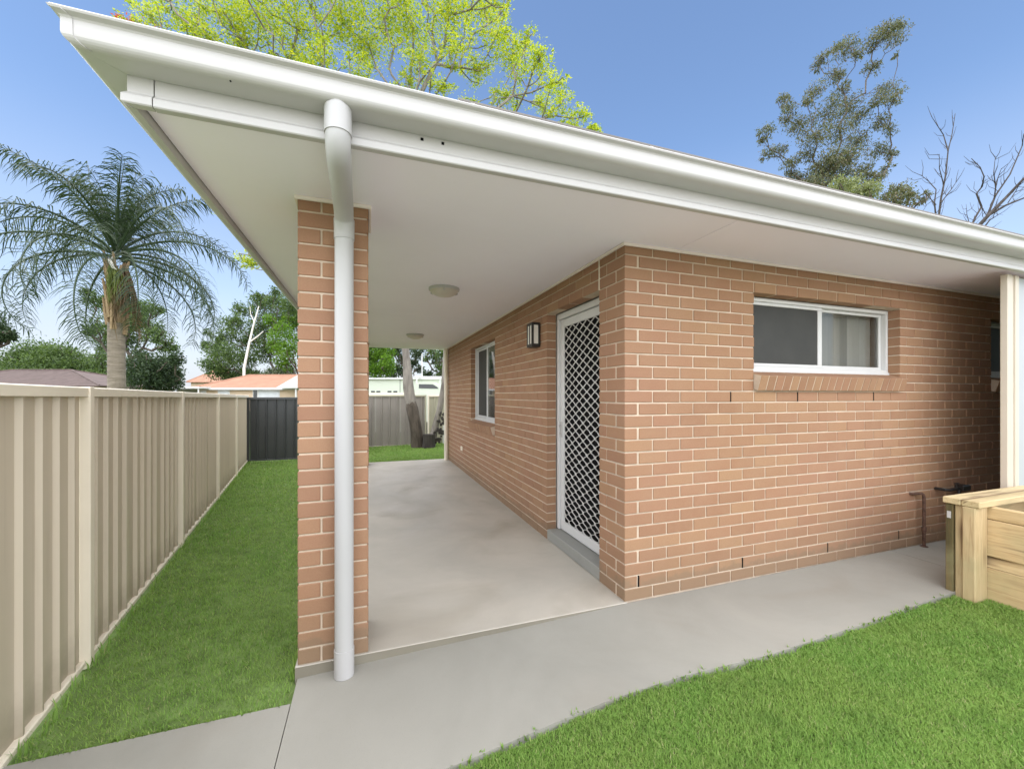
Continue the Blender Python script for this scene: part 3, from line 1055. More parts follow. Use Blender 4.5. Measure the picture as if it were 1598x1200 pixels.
t = Thing('garden_tap', (5.35, 2.41, .5), 'dark garden tap with hose fitting on the wall behind the timber planter', 'tap')
m = MB(); m.tube([(5.22, 2.418, .525), (5.22, 2.34, .525), (5.24, 2.32, .525), (5.46, 2.32, .535)], .014, 8); m.tube([(5.40, 2.32, .53), (5.40, 2.32, .44), (5.40, 2.30, .40)], .014, 8); t.part('tap_body', m, M['black_metal'], True)
m = MB(); m.tube([(5.36, 2.32, .525), (5.36, 2.32, .575)], .006, 6); m.box(5.325, 5.395, 2.312, 2.328, .575, .585, .003); t.part('tap_handle', m, M['black_metal'])
m = MB(); m.box(5.43, 5.56, 2.30, 2.37, .50, .555, .008); t.part('meter_box', m, M['black_metal'])

# ------------------------------------------------------------------ timber planter
t = Thing('timber_planter', (4.15, 1.5, -.05), 'raised garden bed of pale pine sleepers with a flat capped end at the lawn edge', 'planter')
zb = -.09
for (z0, z1, y1) in ((zb, .212, 1.747), (.294, .552, 1.747), (.556, .642, 1.747)):
    m = MB(); m.box(4.14, 4.192, -.6, y1, z0, z1, .005); t.part('sleeper', m, M['timber'])
m = MB(); m.add([(4.142, -.6, .216), (4.142, 1.745, .216), (4.165, 1.745, .290), (4.165, -.6, .290), (4.19, -.6, .216), (4.19, 1.745, .216), (4.19, 1.745, .290), (4.19, -.6, .290)], [[0, 3, 2, 1], [4, 5, 6, 7], [3, 7, 6, 2], [0, 1, 5, 4], [0, 4, 7, 3], [1, 2, 6, 5]]); t.part('sleeper', m, M['timber'])
for (z0, z1) in ((zb, .21), (.214, .42), (.424, .64)):
    m = MB(); m.box(5.00, 5.048, -.6, 1.747, z0, z1, .005); t.part('sleeper', m, M['timber'])
    m = MB(); m.box(4.15, 5.048, 1.750, 1.798, z0, z1, .005); t.part('sleeper', m, M['timber_x'])
    m = MB(); m.box(4.15, 5.048, -.65, -.602, z0, z1, .005); t.part('sleeper', m, M['timber_x'])
m = MB(); m.box(3.985, 4.136, 1.628, 1.698, zb, .643, .006); t.part('post', m, M['timber_up'])
m = MB(); m.box(4.020, 4.136, 1.702, 1.750, zb, .64, .005); t.part('post', m, M['timber_up'])
m = MB(); m.box(4.008, 4.146, 1.754, 1.797, zb, .64, .005); dpost = t.part('post', m, M['timber_dark'], label='end post painted dark for shade')
m = MB(); m.box(4.003, 4.0078, 1.764, 1.786, .535, .585, .002); m.build('bracket', M['white_metal'], dpost)
for (y0, y1) in ((1.606, 1.703), (1.706, 1.803)):
    m = MB(); m.box(3.985, 5.08, y0, y1, .645, .690, .005); t.part('cap_board', m, M['timber_x'])
m = MB(); m.box(4.195, 4.998, -.6, 1.745, .0, .50); t.part('soil', m, M['soil'])


# ------------------------------------------------------------------ fences
def rib_profile(L, pitch, depth):
    pts = []
    u = 0
    while u < L:
        for (du, h) in ((0, 0), (.64, 0), (.72, depth), (.80, depth), (.90, 0), (.999, 0)):
            uu = u + du * pitch
            if uu <= L: pts.append((uu, h))
        u += pitch
    pts.append((L, pts[-1][1]))
    return pts


def steel_fence(th, stops, pos, nrm, ztop, zbot, pitch, depth, mp, mt, sheets=2, post_w=.05):
    """stops: parameters of the posts; pos(s) -> (x, y); nrm: unit normal towards the yard"""
    nv = Vector((nrm[0], nrm[1]))
    for s in stops:
        p = pos(s)
        dv = (Vector(pos(s + .01)) - Vector(pos(s - .01))).normalized()
        m = MB()
        Mx = Matrix(((dv.x, nv.x, 0, p[0]), (dv.y, nv.y, 0, p[1]), (0, 0, 1, 0), (0, 0, 0, 1)))
        m.box(-post_w / 2, post_w / 2, -.020, .034, zbot - .02, ztop(s) + .004, .003, Mx)
        th.part('fence_post', m, mt)
    for s0, s1 in zip(stops, stops[1:]):
        p0, p1 = Vector(pos(s0)), Vector(pos(s1))
        dv = (p1 - p0); L = dv.length; dv.normalize()
        a, b = post_w / 2 + .001, L - post_w / 2 - .001
        def rail(z0f, z1f, h, nm, w):
            m = MB()
            vs_ = []
            for (uu, zf) in ((a, z0f), (b, z1f)):
                q = p0 + dv * uu
                for (dn, dz) in ((-w, 0), (w, 0), (w, h), (w * .7, h + .006), (-w * .7, h + .006), (-w, h)):
                    vs_.append((q.x + nv.x * dn, q.y + nv.y * dn, zf + dz))
            m.sweep([vs_[:6], vs_[6:]])
            th.part(nm, m, mt)
        rail(ztop(s0) - .05, ztop(s1) - .05, .046, 'top_rail', .026)
        rail(zbot + .005, zbot + .005, .022, 'bottom_rail', .018)
        W_ = (b - a) / sheets
        for k in range(sheets):
            prof = rib_profile(W_ - .003, pitch, depth)
            m = MB()
            rings = []
            for (u, h) in prof:
                q = p0 + dv * (a + k * W_ + u + .0015)
                f = (a + k * W_ + u) / L
                zt = ztop(s0) * (1 - f) + ztop(s1) * f - .035
                h2 = h - depth / 2
                A = (q.x + nv.x * h2, q.y + nv.y * h2); Bk = (q.x + nv.x * (h2 - .002), q.y + nv.y * (h2 - .002))
                rings.append([(*A, zbot + .02), (*A, zt), (*Bk, zt), (*Bk, zbot + .02)])
            m.sweep(rings)
            th.part('fence_sheet', m, mp)


fl = math.hypot(1, .143)
nL = (1 / fl, .143 / fl)
th = Thing('steel_fence', (fence_x(5), 5, -.06), 'cream ribbed steel fence with pale posts along the narrow side lawn', 'fence')
steel_fence(th, [-1.2, .88, 2.96, 4.99, 7.05, 8.95, 10.86], lambda y: (fence_x(y), y), nL, lambda y: 1.49 - .0055 * y if y > 0 else 1.49, -.075, .152, .021, M['fence_cream'], M['fence_trim'], 3, .052)
th = Thing('steel_fence', (-1.7, 10.75, -.06), 'charcoal steel fence closing the end of the side lawn', 'fence')
steel_fence(th, [-2.60, -.60], lambda x: (x, 10.80), (0, -1), lambda s: 1.385, -.075, .19, .030, M['fence_charcoal'], M['fence_charcoal'], 2)
steel_fence(th, [10.85, 12.55], lambda y: (-.60, y), (1, 0), lambda s: 1.385, -.075, .19, .03, M['fence_charcoal'], M['fence_charcoal'], 2)
th = Thing('steel_fence', (1, 12.6, -.06), 'taupe steel fence with pale top rail behind the leaning tree trunk', 'fence')
steel_fence(th, [-.55, 1.62], lambda x: (x, 12.6), (0, -1), lambda s: 1.44, -.075, .22, .028, M['fence_taupe'], M['fence_sand'], 3)
th = Thing('steel_fence', (3, 12.6, -.06), 'sand coloured steel fence between the tree stump and the house corner', 'fence')
steel_fence(th, [1.70, 3.9, 6.2, 8.5], lambda x: (x, 12.6), (0, -1), lambda s: 1.44, -.075, .22, .028, M['fence_sand'], M['fence_trim'], 3)
th = Thing('fence_stake', (2.35, 12.2, -.06), 'short white stake standing in the grass by the far house corner', 'stake')
q = at(693, 690, 12.4)
m = MB(); m.box(q.x - .035, q.x + .035, q.y - .02, q.y + .02, -.08, .52, .004); th.part('stake_board', m, M['white_frame'])


# ------------------------------------------------------------------ vegetation
def leaf_mesh(name, C, D, L, Wd, mat, parent, base, fold=True):
    """diamond leaves: centres C, unit directions D, lengths L, widths Wd"""
    n = len(C)
    rnd = RNG.normal(size=(n, 3))
    S = np.cross(D, rnd); S /= np.linalg.norm(S, axis=1, keepdims=True) + 1e-9
    L = L[:, None]; Wd = Wd[:, None]
    V = np.stack([C, C + D * L * .45 + S * Wd * .5, C + D * L, C + D * L * .45 - S * Wd * .5], axis=1).reshape(-1, 3)
    F = np.arange(4 * n).reshape(n, 4)
    return mesh_np(name, V, F, mat, parent, base)


def unit(v): return v / (np.linalg.norm(v, axis=1, keepdims=True) + 1e-9)


class Tree:
    def __init__(self, name, base, label, bark, group=None, cat='tree'):
        self.t = Thing(name, base, label, cat, group)
        self.nodes = [Vector(base)]
        self.parent = [-1]
        self.plen = [0.0]
        self.tips = []
        self.minn = 1
        self.bark = bark

    def path(self, i, pts):
        for p in pts:
            self.plen.append(self.plen[i] + (Vector(p) - self.nodes[i]).length)
            self.nodes.append(Vector(p)); self.parent.append(i)
            i = len(self.nodes) - 1
        return i

    def limb_to(self, p, jitter, seg=None, rnd=random):
        p = Vector(p)
        best, bi = 1e9, 0
        for i, q in enumerate(self.nodes):
            if i < self.minn: continue
            d = p - q
            c = d.length + .62 * self.plen[i] + max(0, -d.z) * 1.5
            if c < best: best, bi = c, i
        q = self.nodes[bi]
        L = (p - q).length
        n = max(2, int(L / seg)) if seg else 4
        pts = []
        for k in range(1, n + 1):
            f = k / n
            x = q.lerp(p, f)
            x.z += -.16 * L * math.sin(math.pi * f) * .6
            if k < n: x += Vector((rnd.gauss(0, 1), rnd.gauss(0, 1), rnd.gauss(0, 1))) * jitter * L
            pts.append(x)
        return self.path(bi, pts)

    def wood(self, tip_r, trunk_r, expo=2.2, sides=6, name='trunk'):
        n = len(self.nodes)
        acc = [0.0] * n
        kids = [0] * n
        for i in range(n):
            if self.parent[i] >= 0: kids[self.parent[i]] += 1
        r = [0.0] * n
        for i in range(n - 1, -1, -1):
            r[i] = max(tip_r, acc[i] ** (1 / expo))
            if self.parent[i] >= 0: acc[self.parent[i]] += r[i] ** expo
        s = trunk_r / max(r[0], r[1])
        r = [max(tip_r * .8, min(x * s, x * s * .62 + tip_r) if i > 3 else x * s) for i, x in enumerate(r)]
        self.r = r
        m = MB()
        used = [False] * n
        # chains: follow the thickest child
        ch = [[] for _ in range(n)]
        for i in range(1, n): ch[self.parent[i]].append(i)
        stack = [(0, None)]
        while stack:
            i, frm = stack.pop()
            chain = [frm] if frm is not None else []
            while True:
                chain.append(i)
                c = sorted(ch[i], key=lambda k: -r[k])
                for k in c[1:]: stack.append((k, i))
                if not c: break
                i = c[0]
            if len(chain) > 1:
                rr = [r[k] for k in chain]
                if frm is not None: rr[0] = min(r[chain[0]], r[chain[1]] * 1.25)
                m.tube([self.nodes[k] for k in chain], rr, sides)
        return self.t.part(name, m, self.bark, True)


def clump_leaves(cs, n_per, leaf, aspect, droop=0.0, shell=.5, twigs=None, up=.0):
    """cs: list of (centre, (rx, ry, rz)); returns centres, directions, lengths, widths"""
    Cs, Ds = [], []
    for (c, rad, n) in cs:
        c = np.array(c); rad = np.array(rad)
        k = max(4, int(n / 14))
        # sub-tufts give the crown clumps and holes
        tc = unit(RNG.normal(size=(k, 3))) * (RNG.random((k, 1)) ** shell)
        tc = c + tc * rad
        per = max(3, int(n / k))
        for q in range(k):
            off = RNG.normal(size=(per, 3)) * rad.mean() * .17
            Cs.append(tc[q] + off)
            d = RNG.normal(size=(per, 3)) + (tc[q] - c) / (rad.mean() + 1e-6) * .5
            d[:, 2] -= droop; d[:, 2] += up
            Ds.append(unit(d))
    C = np.concatenate(Cs); D = np.concatenate(Ds)
    L = leaf * (.6 + .8 * RNG.random(len(C)))
    return C, D, L, L * aspect


def simple_tree(name, label, clumps, Z, base_px, leafmat, bark, leaf, dens=1.0, trunk_r=.15, aspect=.45, group=None, droop=.2, twig_r=.012, cat='tree', base_z=-.4, zj=.18, crown='crown'):
    """clumps: (px, py, r_px) in the photograph, placed round depth Z"""
    rr = random.Random(len(label) * 31 + int(Z * 7))
    b = at(base_px[0], base_px[1], Z); b.z = base_z
    t = Tree(name, b, label, bark, group, cat)
    top = at(base_px[0] + base_px[2] if len(base_px) > 2 else base_px[0], base_px[1], Z)
    k = t.path(0, [b.lerp(top, .35), b.lerp(top, .7), top])
    t.minn = 3
    cs = []
    spread = max(c[2] for c in clumps)
    pts = []
    for (px, py, r) in clumps:
        rw = r / FPX * Z
        zz = Z + rr.uniform(-1, 1) * zj * Z * .4
        p = at(px, py, zz)
        cs.append((p, (rw, rw, rw * .8), max(24, int(4.6 * dens * (r ** 1.7)))))
        pts.append(p)
    for p in sorted(pts, key=lambda q: (q - top).length): t.limb_to(p, .06, rnd=rr)
    for (p, rad, n) in cs:
        for q in range(3):
            d = Vector((rr.gauss(0, 1), rr.gauss(0, 1), rr.gauss(.3, 1))).normalized()
            t.limb_to(Vector(p) + Vector((d.x * rad[0], d.y * rad[1], d.z * rad[2])) * .85, .08, rnd=rr)
    t.wood(twig_r, trunk_r)
    C, D, L, Wd = clump_leaves(cs, 0, leaf, aspect, droop)
    leaf_mesh(crown, C, D, L * .66, Wd * .70, leafmat, t.t.o, t.t.base)
    return t


# --- lime-green tree over the roof, its leaning trunk seen under the verandah roof
rt = random.Random(21)
b = at(653, 706, 11.6); b.z = -.12
jt = Tree('lime_leaved_tree', b, 'tall lime green feathery tree with leaning trunk rising behind the verandah roof', M['bark_grey'])
k = jt.path(0, [at(648, 660, 11.6), at(641, 630, 11.6), at(637, 605, 11.55), at(634, 560, 11.5), at(630, 520, 11.5), at(622, 450, 11.6), at(600, 350, 11.9)])
trunk_end = k
jt.minn = k
jt.path(k, [at(560, 250, 12.0), at(480, 170, 12.2), at(420, 120, 12.4)])
jt.path(k, [at(615, 260, 12.0), at(640, 180, 12.0), at(680, 100, 12.2)])
jt.path(k, [at(660, 280, 12.2), at(740, 200, 12.4), at(800, 150, 12.5)])
jt.path(k, [at(540, 300, 12.5), at(400, 200, 13), at(300, 110, 13.2)])
lime = [(212, 42, 16), (235, 25, 28), (290, 35, 40), (350, 20, 45), (330, 62, 30), (405, 30, 50), (385, 75, 32), (465, 45, 52), (450, 95, 28), (535, 35, 52), (500, 92, 32), (575, 70, 42), (600, 25, 45),
        (560, 115, 26), (645, 45, 44), (655, 92, 26), (700, 25, 46), (715, 75, 28), (755, 15, 40), (775, 55, 30), (745, 110, 26), (800, 85, 34), (835, 100, 30), (822, 68, 16), (862, 130, 20), (873, 165, 22), (842, 160, 20),
        (905, 180, 18), (925, 202, 11), (790, 150, 24), (690, 135, 20), (640, 130, 20), (620, 150, 18), (730, 165, 16), (890, 205, 15), (800, 185, 14),
        (420, -40, 60), (520, -50, 70), (620, -50, 70), (710, -45, 50), (320, -40, 50), (245, -25, 35), (560, -130, 70), (450, -120, 60), (650, -130, 55),
        (352, 330, 15), (378, 405, 16), (392, 412, 9), (765, -20, 28)]
lcs = []
for (px, py, r) in lime:
    Zc = 12.3 + rt.uniform(-1.2, 1.2)
    lcs.append((at(px, py, Zc), r / FPX * Zc))
for p, r in sorted(lcs, key=lambda q: (q[0] - jt.nodes[trunk_end]).length): jt.limb_to(p, .045, seg=.45, rnd=rt)
tw = []
for p, r in lcs:
    for q in range(6 if r > .42 else 3):
        d = Vector((rt.gauss(0, 1), rt.gauss(0, 1), rt.gauss(.1, .7))).normalized()
        e = p + d * r * rt.uniform(.7, 1.15)
        jt.limb_to(e, .07, seg=.3, rnd=rt)
        tw.append(e)
jt.wood(.009, .155, 2.25, 7)
cs = []
for p, r in lcs: cs.append((p, (r, r, r * .72), int(50 + 2700 * r * r)))
for e in tw: cs.append((e, (.22, .22, .14), 60))
C, D, L, Wd = clump_leaves(cs, 0, .078, .40, .05, .66)
D[:, 2] *= .45; D = unit(D)
leaf_mesh('crown', C, D, L, Wd, M['leaf_lime'], jt.t.o, jt.t.base)
m = MB(); m.tube([at(653, 706, 11.6) - Vector((0, 0, .05)), at(650, 675, 11.6), at(648, 660, 11.6), at(643, 637, 11.6), at(641, 628, 11.6)], [.205, .17, .168, .172, .15], 9)
jt.t.part('rough_bark', m, M['bark_brown'], True)
# second stem of the same tree leaning the other way
m = MB(); m.tube([at(672, 700, 11.75), at(678, 672, 11.75), at(686, 640, 11.7), at(693, 600, 11.7), at(696, 548, 11.7), at(700, 480, 11.8)], [.13, .10, .085, .08, .075, .06], 9)
jt.t.part('second_stem', m, M['bark_grey'], True)
m = MB()
for q in range(60):
    pz = rt.uniform(640, 692); px = 679 + (692 - pz) * .28 + rt.uniform(-6, 8)
    c = at(px, pz, 11.65)
    m.box(c.x - .03, c.x + .03, c.y - .02, c.y + .02, c.z - rt.uniform(.02, .06), c.z + .03, .008)
tag(jt.t.part('flaking_bark', m, M['bark_dark']), kind='stuff')

b = at(669, 700, 11.5); b.z = -.12
m = MB(); prof = [(.001, .0)]
t = Thing('tree_stump', b, 'short dark cut stump between the two leaning stems', 'stump')
m.tube([(b.x, b.y, -.13), (b.x, b.y, .02), (b.x + .01, b.y, .2), (b.x + .015, b.y, .34)], [.22, .18, .165, .17], 12); t.part('stump_trunk', m, M['bark_dark'], True)

# --- red blossom showing beyond the gutter
simple_tree('coral_tree', 'small patch of red blossom just above the gutter beside the lime green tree', [(200, 36, 13), (190, 36, 9), (212, 40, 9), (215, 60, 14), (240, 60, 22)], 16.5, (520, 250), M['leaf_red'], M['bark_brown'], .14, 1.0, .1)

# --- gum tree behind the roof
def Z3(x, y, r): return (1120 + x / 3.157, y / 3.157, r / 3.157)


gum = [Z3(*q) for q in [(800, 170, 55), (850, 140, 50), (885, 175, 50), (890, 125, 25), (640, 235, 55), (595, 225, 35), (680, 270, 35), (520, 290, 45), (585, 370, 50), (485, 330, 25), (760, 340, 40), (745, 240, 30), (830, 450, 55), (870, 480, 40), (790, 500, 40), (885, 270, 16),
       (480, 440, 45), (440, 500, 32), (320, 490, 38), (350, 530, 38), (550, 540, 65), (640, 520, 65), (610, 440, 40), (700, 580, 55), (800, 600, 45), (850, 640, 35), (400, 610, 65), (330, 590, 30), (240, 650, 40), (215, 690, 25), (240, 760, 35),
       (480, 670, 70), (600, 640, 75), (690, 690, 60), (790, 740, 55), (850, 760, 35), (300, 740, 40), (360, 800, 45), (560, 780, 70), (650, 770, 65), (480, 860, 60), (720, 840, 45), (370, 860, 35), (840, 820, 25), (430, 760, 50), (560, 870, 60), (640, 860, 60), (520, 820, 65), (600, 800, 60), (460, 900, 55), (530, 910, 60), (400, 880, 35), (770, 870, 40), (800, 880, 35)]]
simple_tree('gum_tree', 'tall sparse grey green gum tree standing behind the roof', gum, 24, (1335, 560), M['leaf_gum'], M['bark_brown'], .20, 1.35, .10, .30, droop=.9, twig_r=.014, zj=.12)
simple_tree('garden_shrub', 'pale yellow green bushy tree top at the foot of the tall gum', [Z3(*q) for q in [(600, 915, 50), (680, 925, 60), (750, 930, 50), (640, 965, 60), (720, 965, 60), (570, 940, 35)]], 20, (1335, 520), M['leaf_pale'], M['bark_brown'], .16, 1.5, .1)
simple_tree('garden_shrub', 'dark olive bushy tree top between the gum and the bare branches', [Z3(*q) for q in [(850, 950, 40), (900, 935, 45), (920, 975, 50), (870, 990, 55), (950, 960, 25), (820, 990, 35), (1000, 985, 30), (1030, 960, 22)]], 21, (1405, 520), M['leaf_gum'], M['bark_brown'], .17, .9, .1)


# --- bare trees
def bare_tree(label, lines, Z, foot, r0, seed):
    rr = random.Random(seed)
    fx, fy = foot[0], foot[1]
    root = at(1120 + fx / 3.157, fy / 3.157, Z)
    b = Vector((root.x, root.y, -.4))
    t = Thing('bare_tree', b, label, 'tree', 'leafless trees beyond the roof')
    m = MB(); m.tube([b, b.lerp(root, .5), root], [r0 * 1.9, r0 * 1.5, r0 * 1.1], 8); t.part('trunk', m, M['bark_dark'], True)
    for (pts, ra, rb) in lines:
        P = []
        zz = 0
        for i, (x, y) in enumerate(pts):
            zz += rr.uniform(-.25, .25) if i else 0
            P.append(at(1120 + x / 3.157, y / 3.157, Z + zz))
        m = MB(); n = len(P)
        m.tube(P, [ra + (rb - ra) * i / (n - 1) for i in range(n)], 6)
        # side twigs
        for i in range(1, n):
            for q in range(3):
                f = rr.random(); s = P[i - 1].lerp(P[i], f)
                dirv = (P[i] - P[i - 1]).normalized()
                side = Vector((rr.gauss(0, 1), rr.gauss(0, 1), rr.gauss(.3, .8))).normalized()
                L = rr.uniform(.25, .7)
                e1 = s + (dirv * .6 + side * .7).normalized() * L * .5
                e2 = e1 + (dirv * .7 + side * .4 + Vector((0, 0, .3))).normalized() * L * .5
                m.tube([s, e1, e2], [.010, .007, .004], 4)
        t.part('branch', m, M['bark_dark'])
    return t


bare_tree('bare twiggy tree with one tall forked stem right of the gum', [
    ([(1085, 1100), (1100, 980), (1122, 870), (1135, 745), (1155, 660), (1170, 560)], .035, .008),
    ([(1135, 745), (1112, 665), (1055, 578)], .02, .007),
    ([(1078, 1100), (1068, 1000), (1076, 935), (1040, 895), (1000, 862)], .026, .007),
    ([(1100, 1000), (1150, 935), (1186, 882)], .02, .006),
    ([(1113, 910), (1092, 830), (1092, 760)], .018, .005),
    ([(1076, 1010), (1030, 960), (1000, 990)], .016, .005)], 15, (1082, 1150), .05, 5)
bare_tree('thin crooked dead tree in the middle of the bare trees', [
    ([(1238, 1140), (1270, 1070), (1300, 1020), (1275, 955), (1303, 920), (1312, 870), (1293, 825), (1250, 782)], .04, .010),
    ([(1245, 1120), (1228, 1060), (1225, 1020)], .014, .005),
    ([(1300, 1020), (1322, 1060), (1350, 1050)], .016, .006)], 15.5, (1236, 1180), .05, 6)
bare_tree('large dead tree with spreading dark limbs reaching past the gutter end', [
    ([(1258, 1145), (1330, 1065), (1420, 975), (1509, 880), (1590, 800)], .07, .028),
    ([(1330, 1065), (1420, 1012), (1520, 972)], .04, .022),
    ([(1330, 1060), (1368, 965), (1440, 860), (1500, 720), (1508, 660)], .034, .009),
    ([(1362, 985), (1372, 900), (1398, 830)], .022, .006),
    ([(1370, 930), (1360, 850), (1368, 770)], .018, .005),
    ([(1430, 1000), (1470, 940), (1490, 900)], .016, .006),
    ([(1292, 1148), (1340, 1085), (1378, 1062)], .03, .008)], 14.5, (1250, 1200), .08, 8)


# --- palm
def build_palm():
    Z = 9.6
    base = at(183, 640, Z); base.z = -.45
    crown = at(181, 405, Z)
    t = Thing('palm_tree', base, 'tall feather palm with arching drooping fronds behind the cream fence', 'palm')
    m = MB()
    pts, rad = [], []
    zt = at(180, 505, Z).z
    for i in range(40):
        f = i / 39
        z = base.z + (zt - base.z) * f
        pts.append((base.x + (crown.x - base.x) * f * .6, base.y, z))
        rad.append(.168 - .015 * f + (.006 if i % 2 else 0))
    m.tube(pts, rad, 18); t.part('trunk', m, M['palm_bark'], False)
    rr = random.Random(4)
    # old leaf bases sheathing the upper stem
    top = Vector(pts[-1])
    for i in range(26):
        a = i * 2.399; f = i / 25
        z0 = top.z - .25 + f * 1.35
        r0 = .165 - .065 * f
        d = Vector((math.cos(a), math.sin(a), 0))
        s = Vector((top.x, top.y, z0))
        m = MB(); m.tube([s + d * r0 * .8, s + d * (r0 + .03) + Vector((0, 0, .28)), s + d * (r0 + .06 + .08 * f) + Vector((0, 0, .62))], [.070, .048, .018], 6)
        t.part('leaf_base', m, M['boots'], True)
    # hanging dead fronds
    for i in range(14):
        a = rr.uniform(-.5, 2.2) - 1.2 + THETA
        d = Vector((math.cos(a), math.sin(a) * .6 - .3, 0)).normalized()
        s = Vector((top.x, top.y, crown.z - .25 + rr.uniform(-.1, .15)))
        n = 7
        Ls = rr.uniform(.9, 1.6)
        path = [s + d * (.18 + .22 * math.sin(k / (n - 1) * 1.6)) + Vector((0, 0, -Ls * (k / (n - 1)) ** 1.2)) for k in range(n)]
        m = MB(); m.tube(path, [.02 - .015 * k / (n - 1) for k in range(n)], 5)
        for k in range(46):
            f = rr.random(); kk = min(n - 2, int(f * (n - 1))); p = path[kk].lerp(path[kk + 1], f * (n - 1) - kk)
            q = p + Vector((rr.gauss(0, .07), rr.gauss(0, .07), -rr.uniform(.2, .5)))
            w = Vector((rr.gauss(0, 1), rr.gauss(0, 1), 0)).normalized() * .012
            m.add([p - w, p + w, q], [[0, 1, 2]])
        t.part('dead_frond', m, M['dead_frond'])
    # seed stalk
    m = MB(); s0 = at(172, 410, Z - .28)
    for i in range(70):
        e = s0 + Vector((rr.gauss(.08, .09), rr.gauss(0, .06), -rr.uniform(.45, 1.0)))
        mid = s0.lerp(e, .4) + Vector((rr.gauss(.03, .04), 0, .04))
        m.tube([s0, mid, e], [.007, .008, .004], 4, cap=False)
    t.part('seed_cluster', m, M['palm_fruit'])
    m = MB(); m.tube([s0 + Vector((-.02, .18, .25)), s0 + Vector((.0, -.02, .05)), s0 + Vector((.08, -.05, -.12)), s0 + Vector((.14, -.05, -.16))], [.012, .035, .03, .008], 7); t.part('seed_sheath', m, M['bark_pale'], True)
    # fronds
    N = 30
    for i in range(N):
        az = i * 2.39996 + .4
        lvl = i / (N - 1)
        el = R(80 - 92 * lvl ** .85 + rr.uniform(-6, 6))
        Lf = rr.uniform(2.6, 3.2) * (.80 + .20 * min(1, lvl * 3))
        bend = R(92 + 38 * rr.random() + (12 if lvl > .5 else 0))
        if lvl < .22: bend *= .55; Lf *= .85
        h = Vector((math.cos(az), math.sin(az), 0))
        n = 20
        p = crown + Vector((0, 0, .35 * (1 - lvl))) + h * .10
        path, dirs = [p.copy()], []
        for k in range(n):
            f = (k + .5) / n
            e = el - bend * f ** 1.5
            dv = h * math.cos(e) + Vector((0, 0, math.sin(e)))
            dirs.append(dv); p = p + dv * (Lf / n); path.append(p.copy())
        dirs.append(dirs[-1])
        m = MB(); m.tube(path, [.030 * (1 - k / n) + .004 for k in range(n + 1)], 6)
        side0 = h.cross(Vector((0, 0, 1))).normalized()
        nl = 54
        for k in range(nl):
            f = .16 + .84 * k / (nl - 1)
            x = f * n; kk = min(n - 1, int(x)); q = path[kk].lerp(path[kk + 1], x - kk); dv = dirs[kk]
            up = side0.cross(dv).normalized()
            ll = .52 * math.sin(math.pi * min(1, .12 + .80 * f)) ** .6 * rr.uniform(.6, 1.2) + .06
            for sgn in (-1, 1):
                tilt = rr.uniform(-.75, .7)
                d0 = (side0 * sgn * .85 + dv * .55 + up * tilt).normalized()
                w0 = .0115
                c0 = q
                c1 = q + d0 * ll * .40
                d1 = (d0 + Vector((0, 0, -.75))).normalized()
                c2 = c1 + d1 * ll * .35
                d2 = (d1 + Vector((0, 0, -1.3))).normalized()
                d2 = (d2 + Vector((rr.gauss(0, .25), rr.gauss(0, .25), 0))).normalized()
                c3 = c2 + d2 * ll * .38
                wv = dv * w0
                m.add([c0 - wv * .5, c0 + wv * .5, c1 + wv, c1 - wv, c2 + wv * .8, c2 - wv * .8, c3], [[0, 1, 2, 3], [3, 2, 4, 5], [5, 4, 6]])
        t.part('frond', m, M['palm_leaf'])
    for i in range(9):
        az = i * 2.399 + 1.1
        h = Vector((math.cos(az), math.sin(az), 0)); Lf = rr.uniform(1.5, 2.1); p = crown + Vector((0, 0, .2)) + h * .05
        path = [p.copy()]; dirs = []
        for k in range(12):
            e = R(86) - R(rr.uniform(30, 62)) * ((k + .5) / 12) ** 1.7
            dv = h * math.cos(e) + Vector((0, 0, math.sin(e))); dirs.append(dv); p = p + dv * (Lf / 12); path.append(p.copy())
        dirs.append(dirs[-1])
        m = MB(); m.tube(path, [.024 * (1 - k / 12) + .004 for k in range(13)], 5)
        side0 = h.cross(Vector((0, 0, 1))).normalized()
        for k in range(52):
            f = .12 + .88 * k / 51; x = f * 12; kk = min(11, int(x)); q = path[kk].lerp(path[kk + 1], x - kk); dv = dirs[kk]
            ll = rr.uniform(.22, .5)
            for sgn in (-1, 1):
                d0 = (side0 * sgn * .55 + dv * .6 + Vector((rr.gauss(0, .3), rr.gauss(0, .3), rr.gauss(-.2, .3)))).normalized()
                c1 = q + d0 * ll * .5; c2 = c1 + (d0 + Vector((0, 0, -1.3))).normalized() * ll * .6
                m.add([q, c1 + dv * .011, c1 - dv * .011, c2], [[0, 1, 2], [2, 1, 3]])
        t.part('frond', m, M['palm_leaf'])
    # new spear
    m = MB(); m.tube([crown, crown + Vector((.05, 0, 1.0)), crown + Vector((.02, 0, 2.1))], [.035, .025, .006], 6)
    t.part('spear_leaf', m, M['palm_leaf'])
    return t


build_palm()

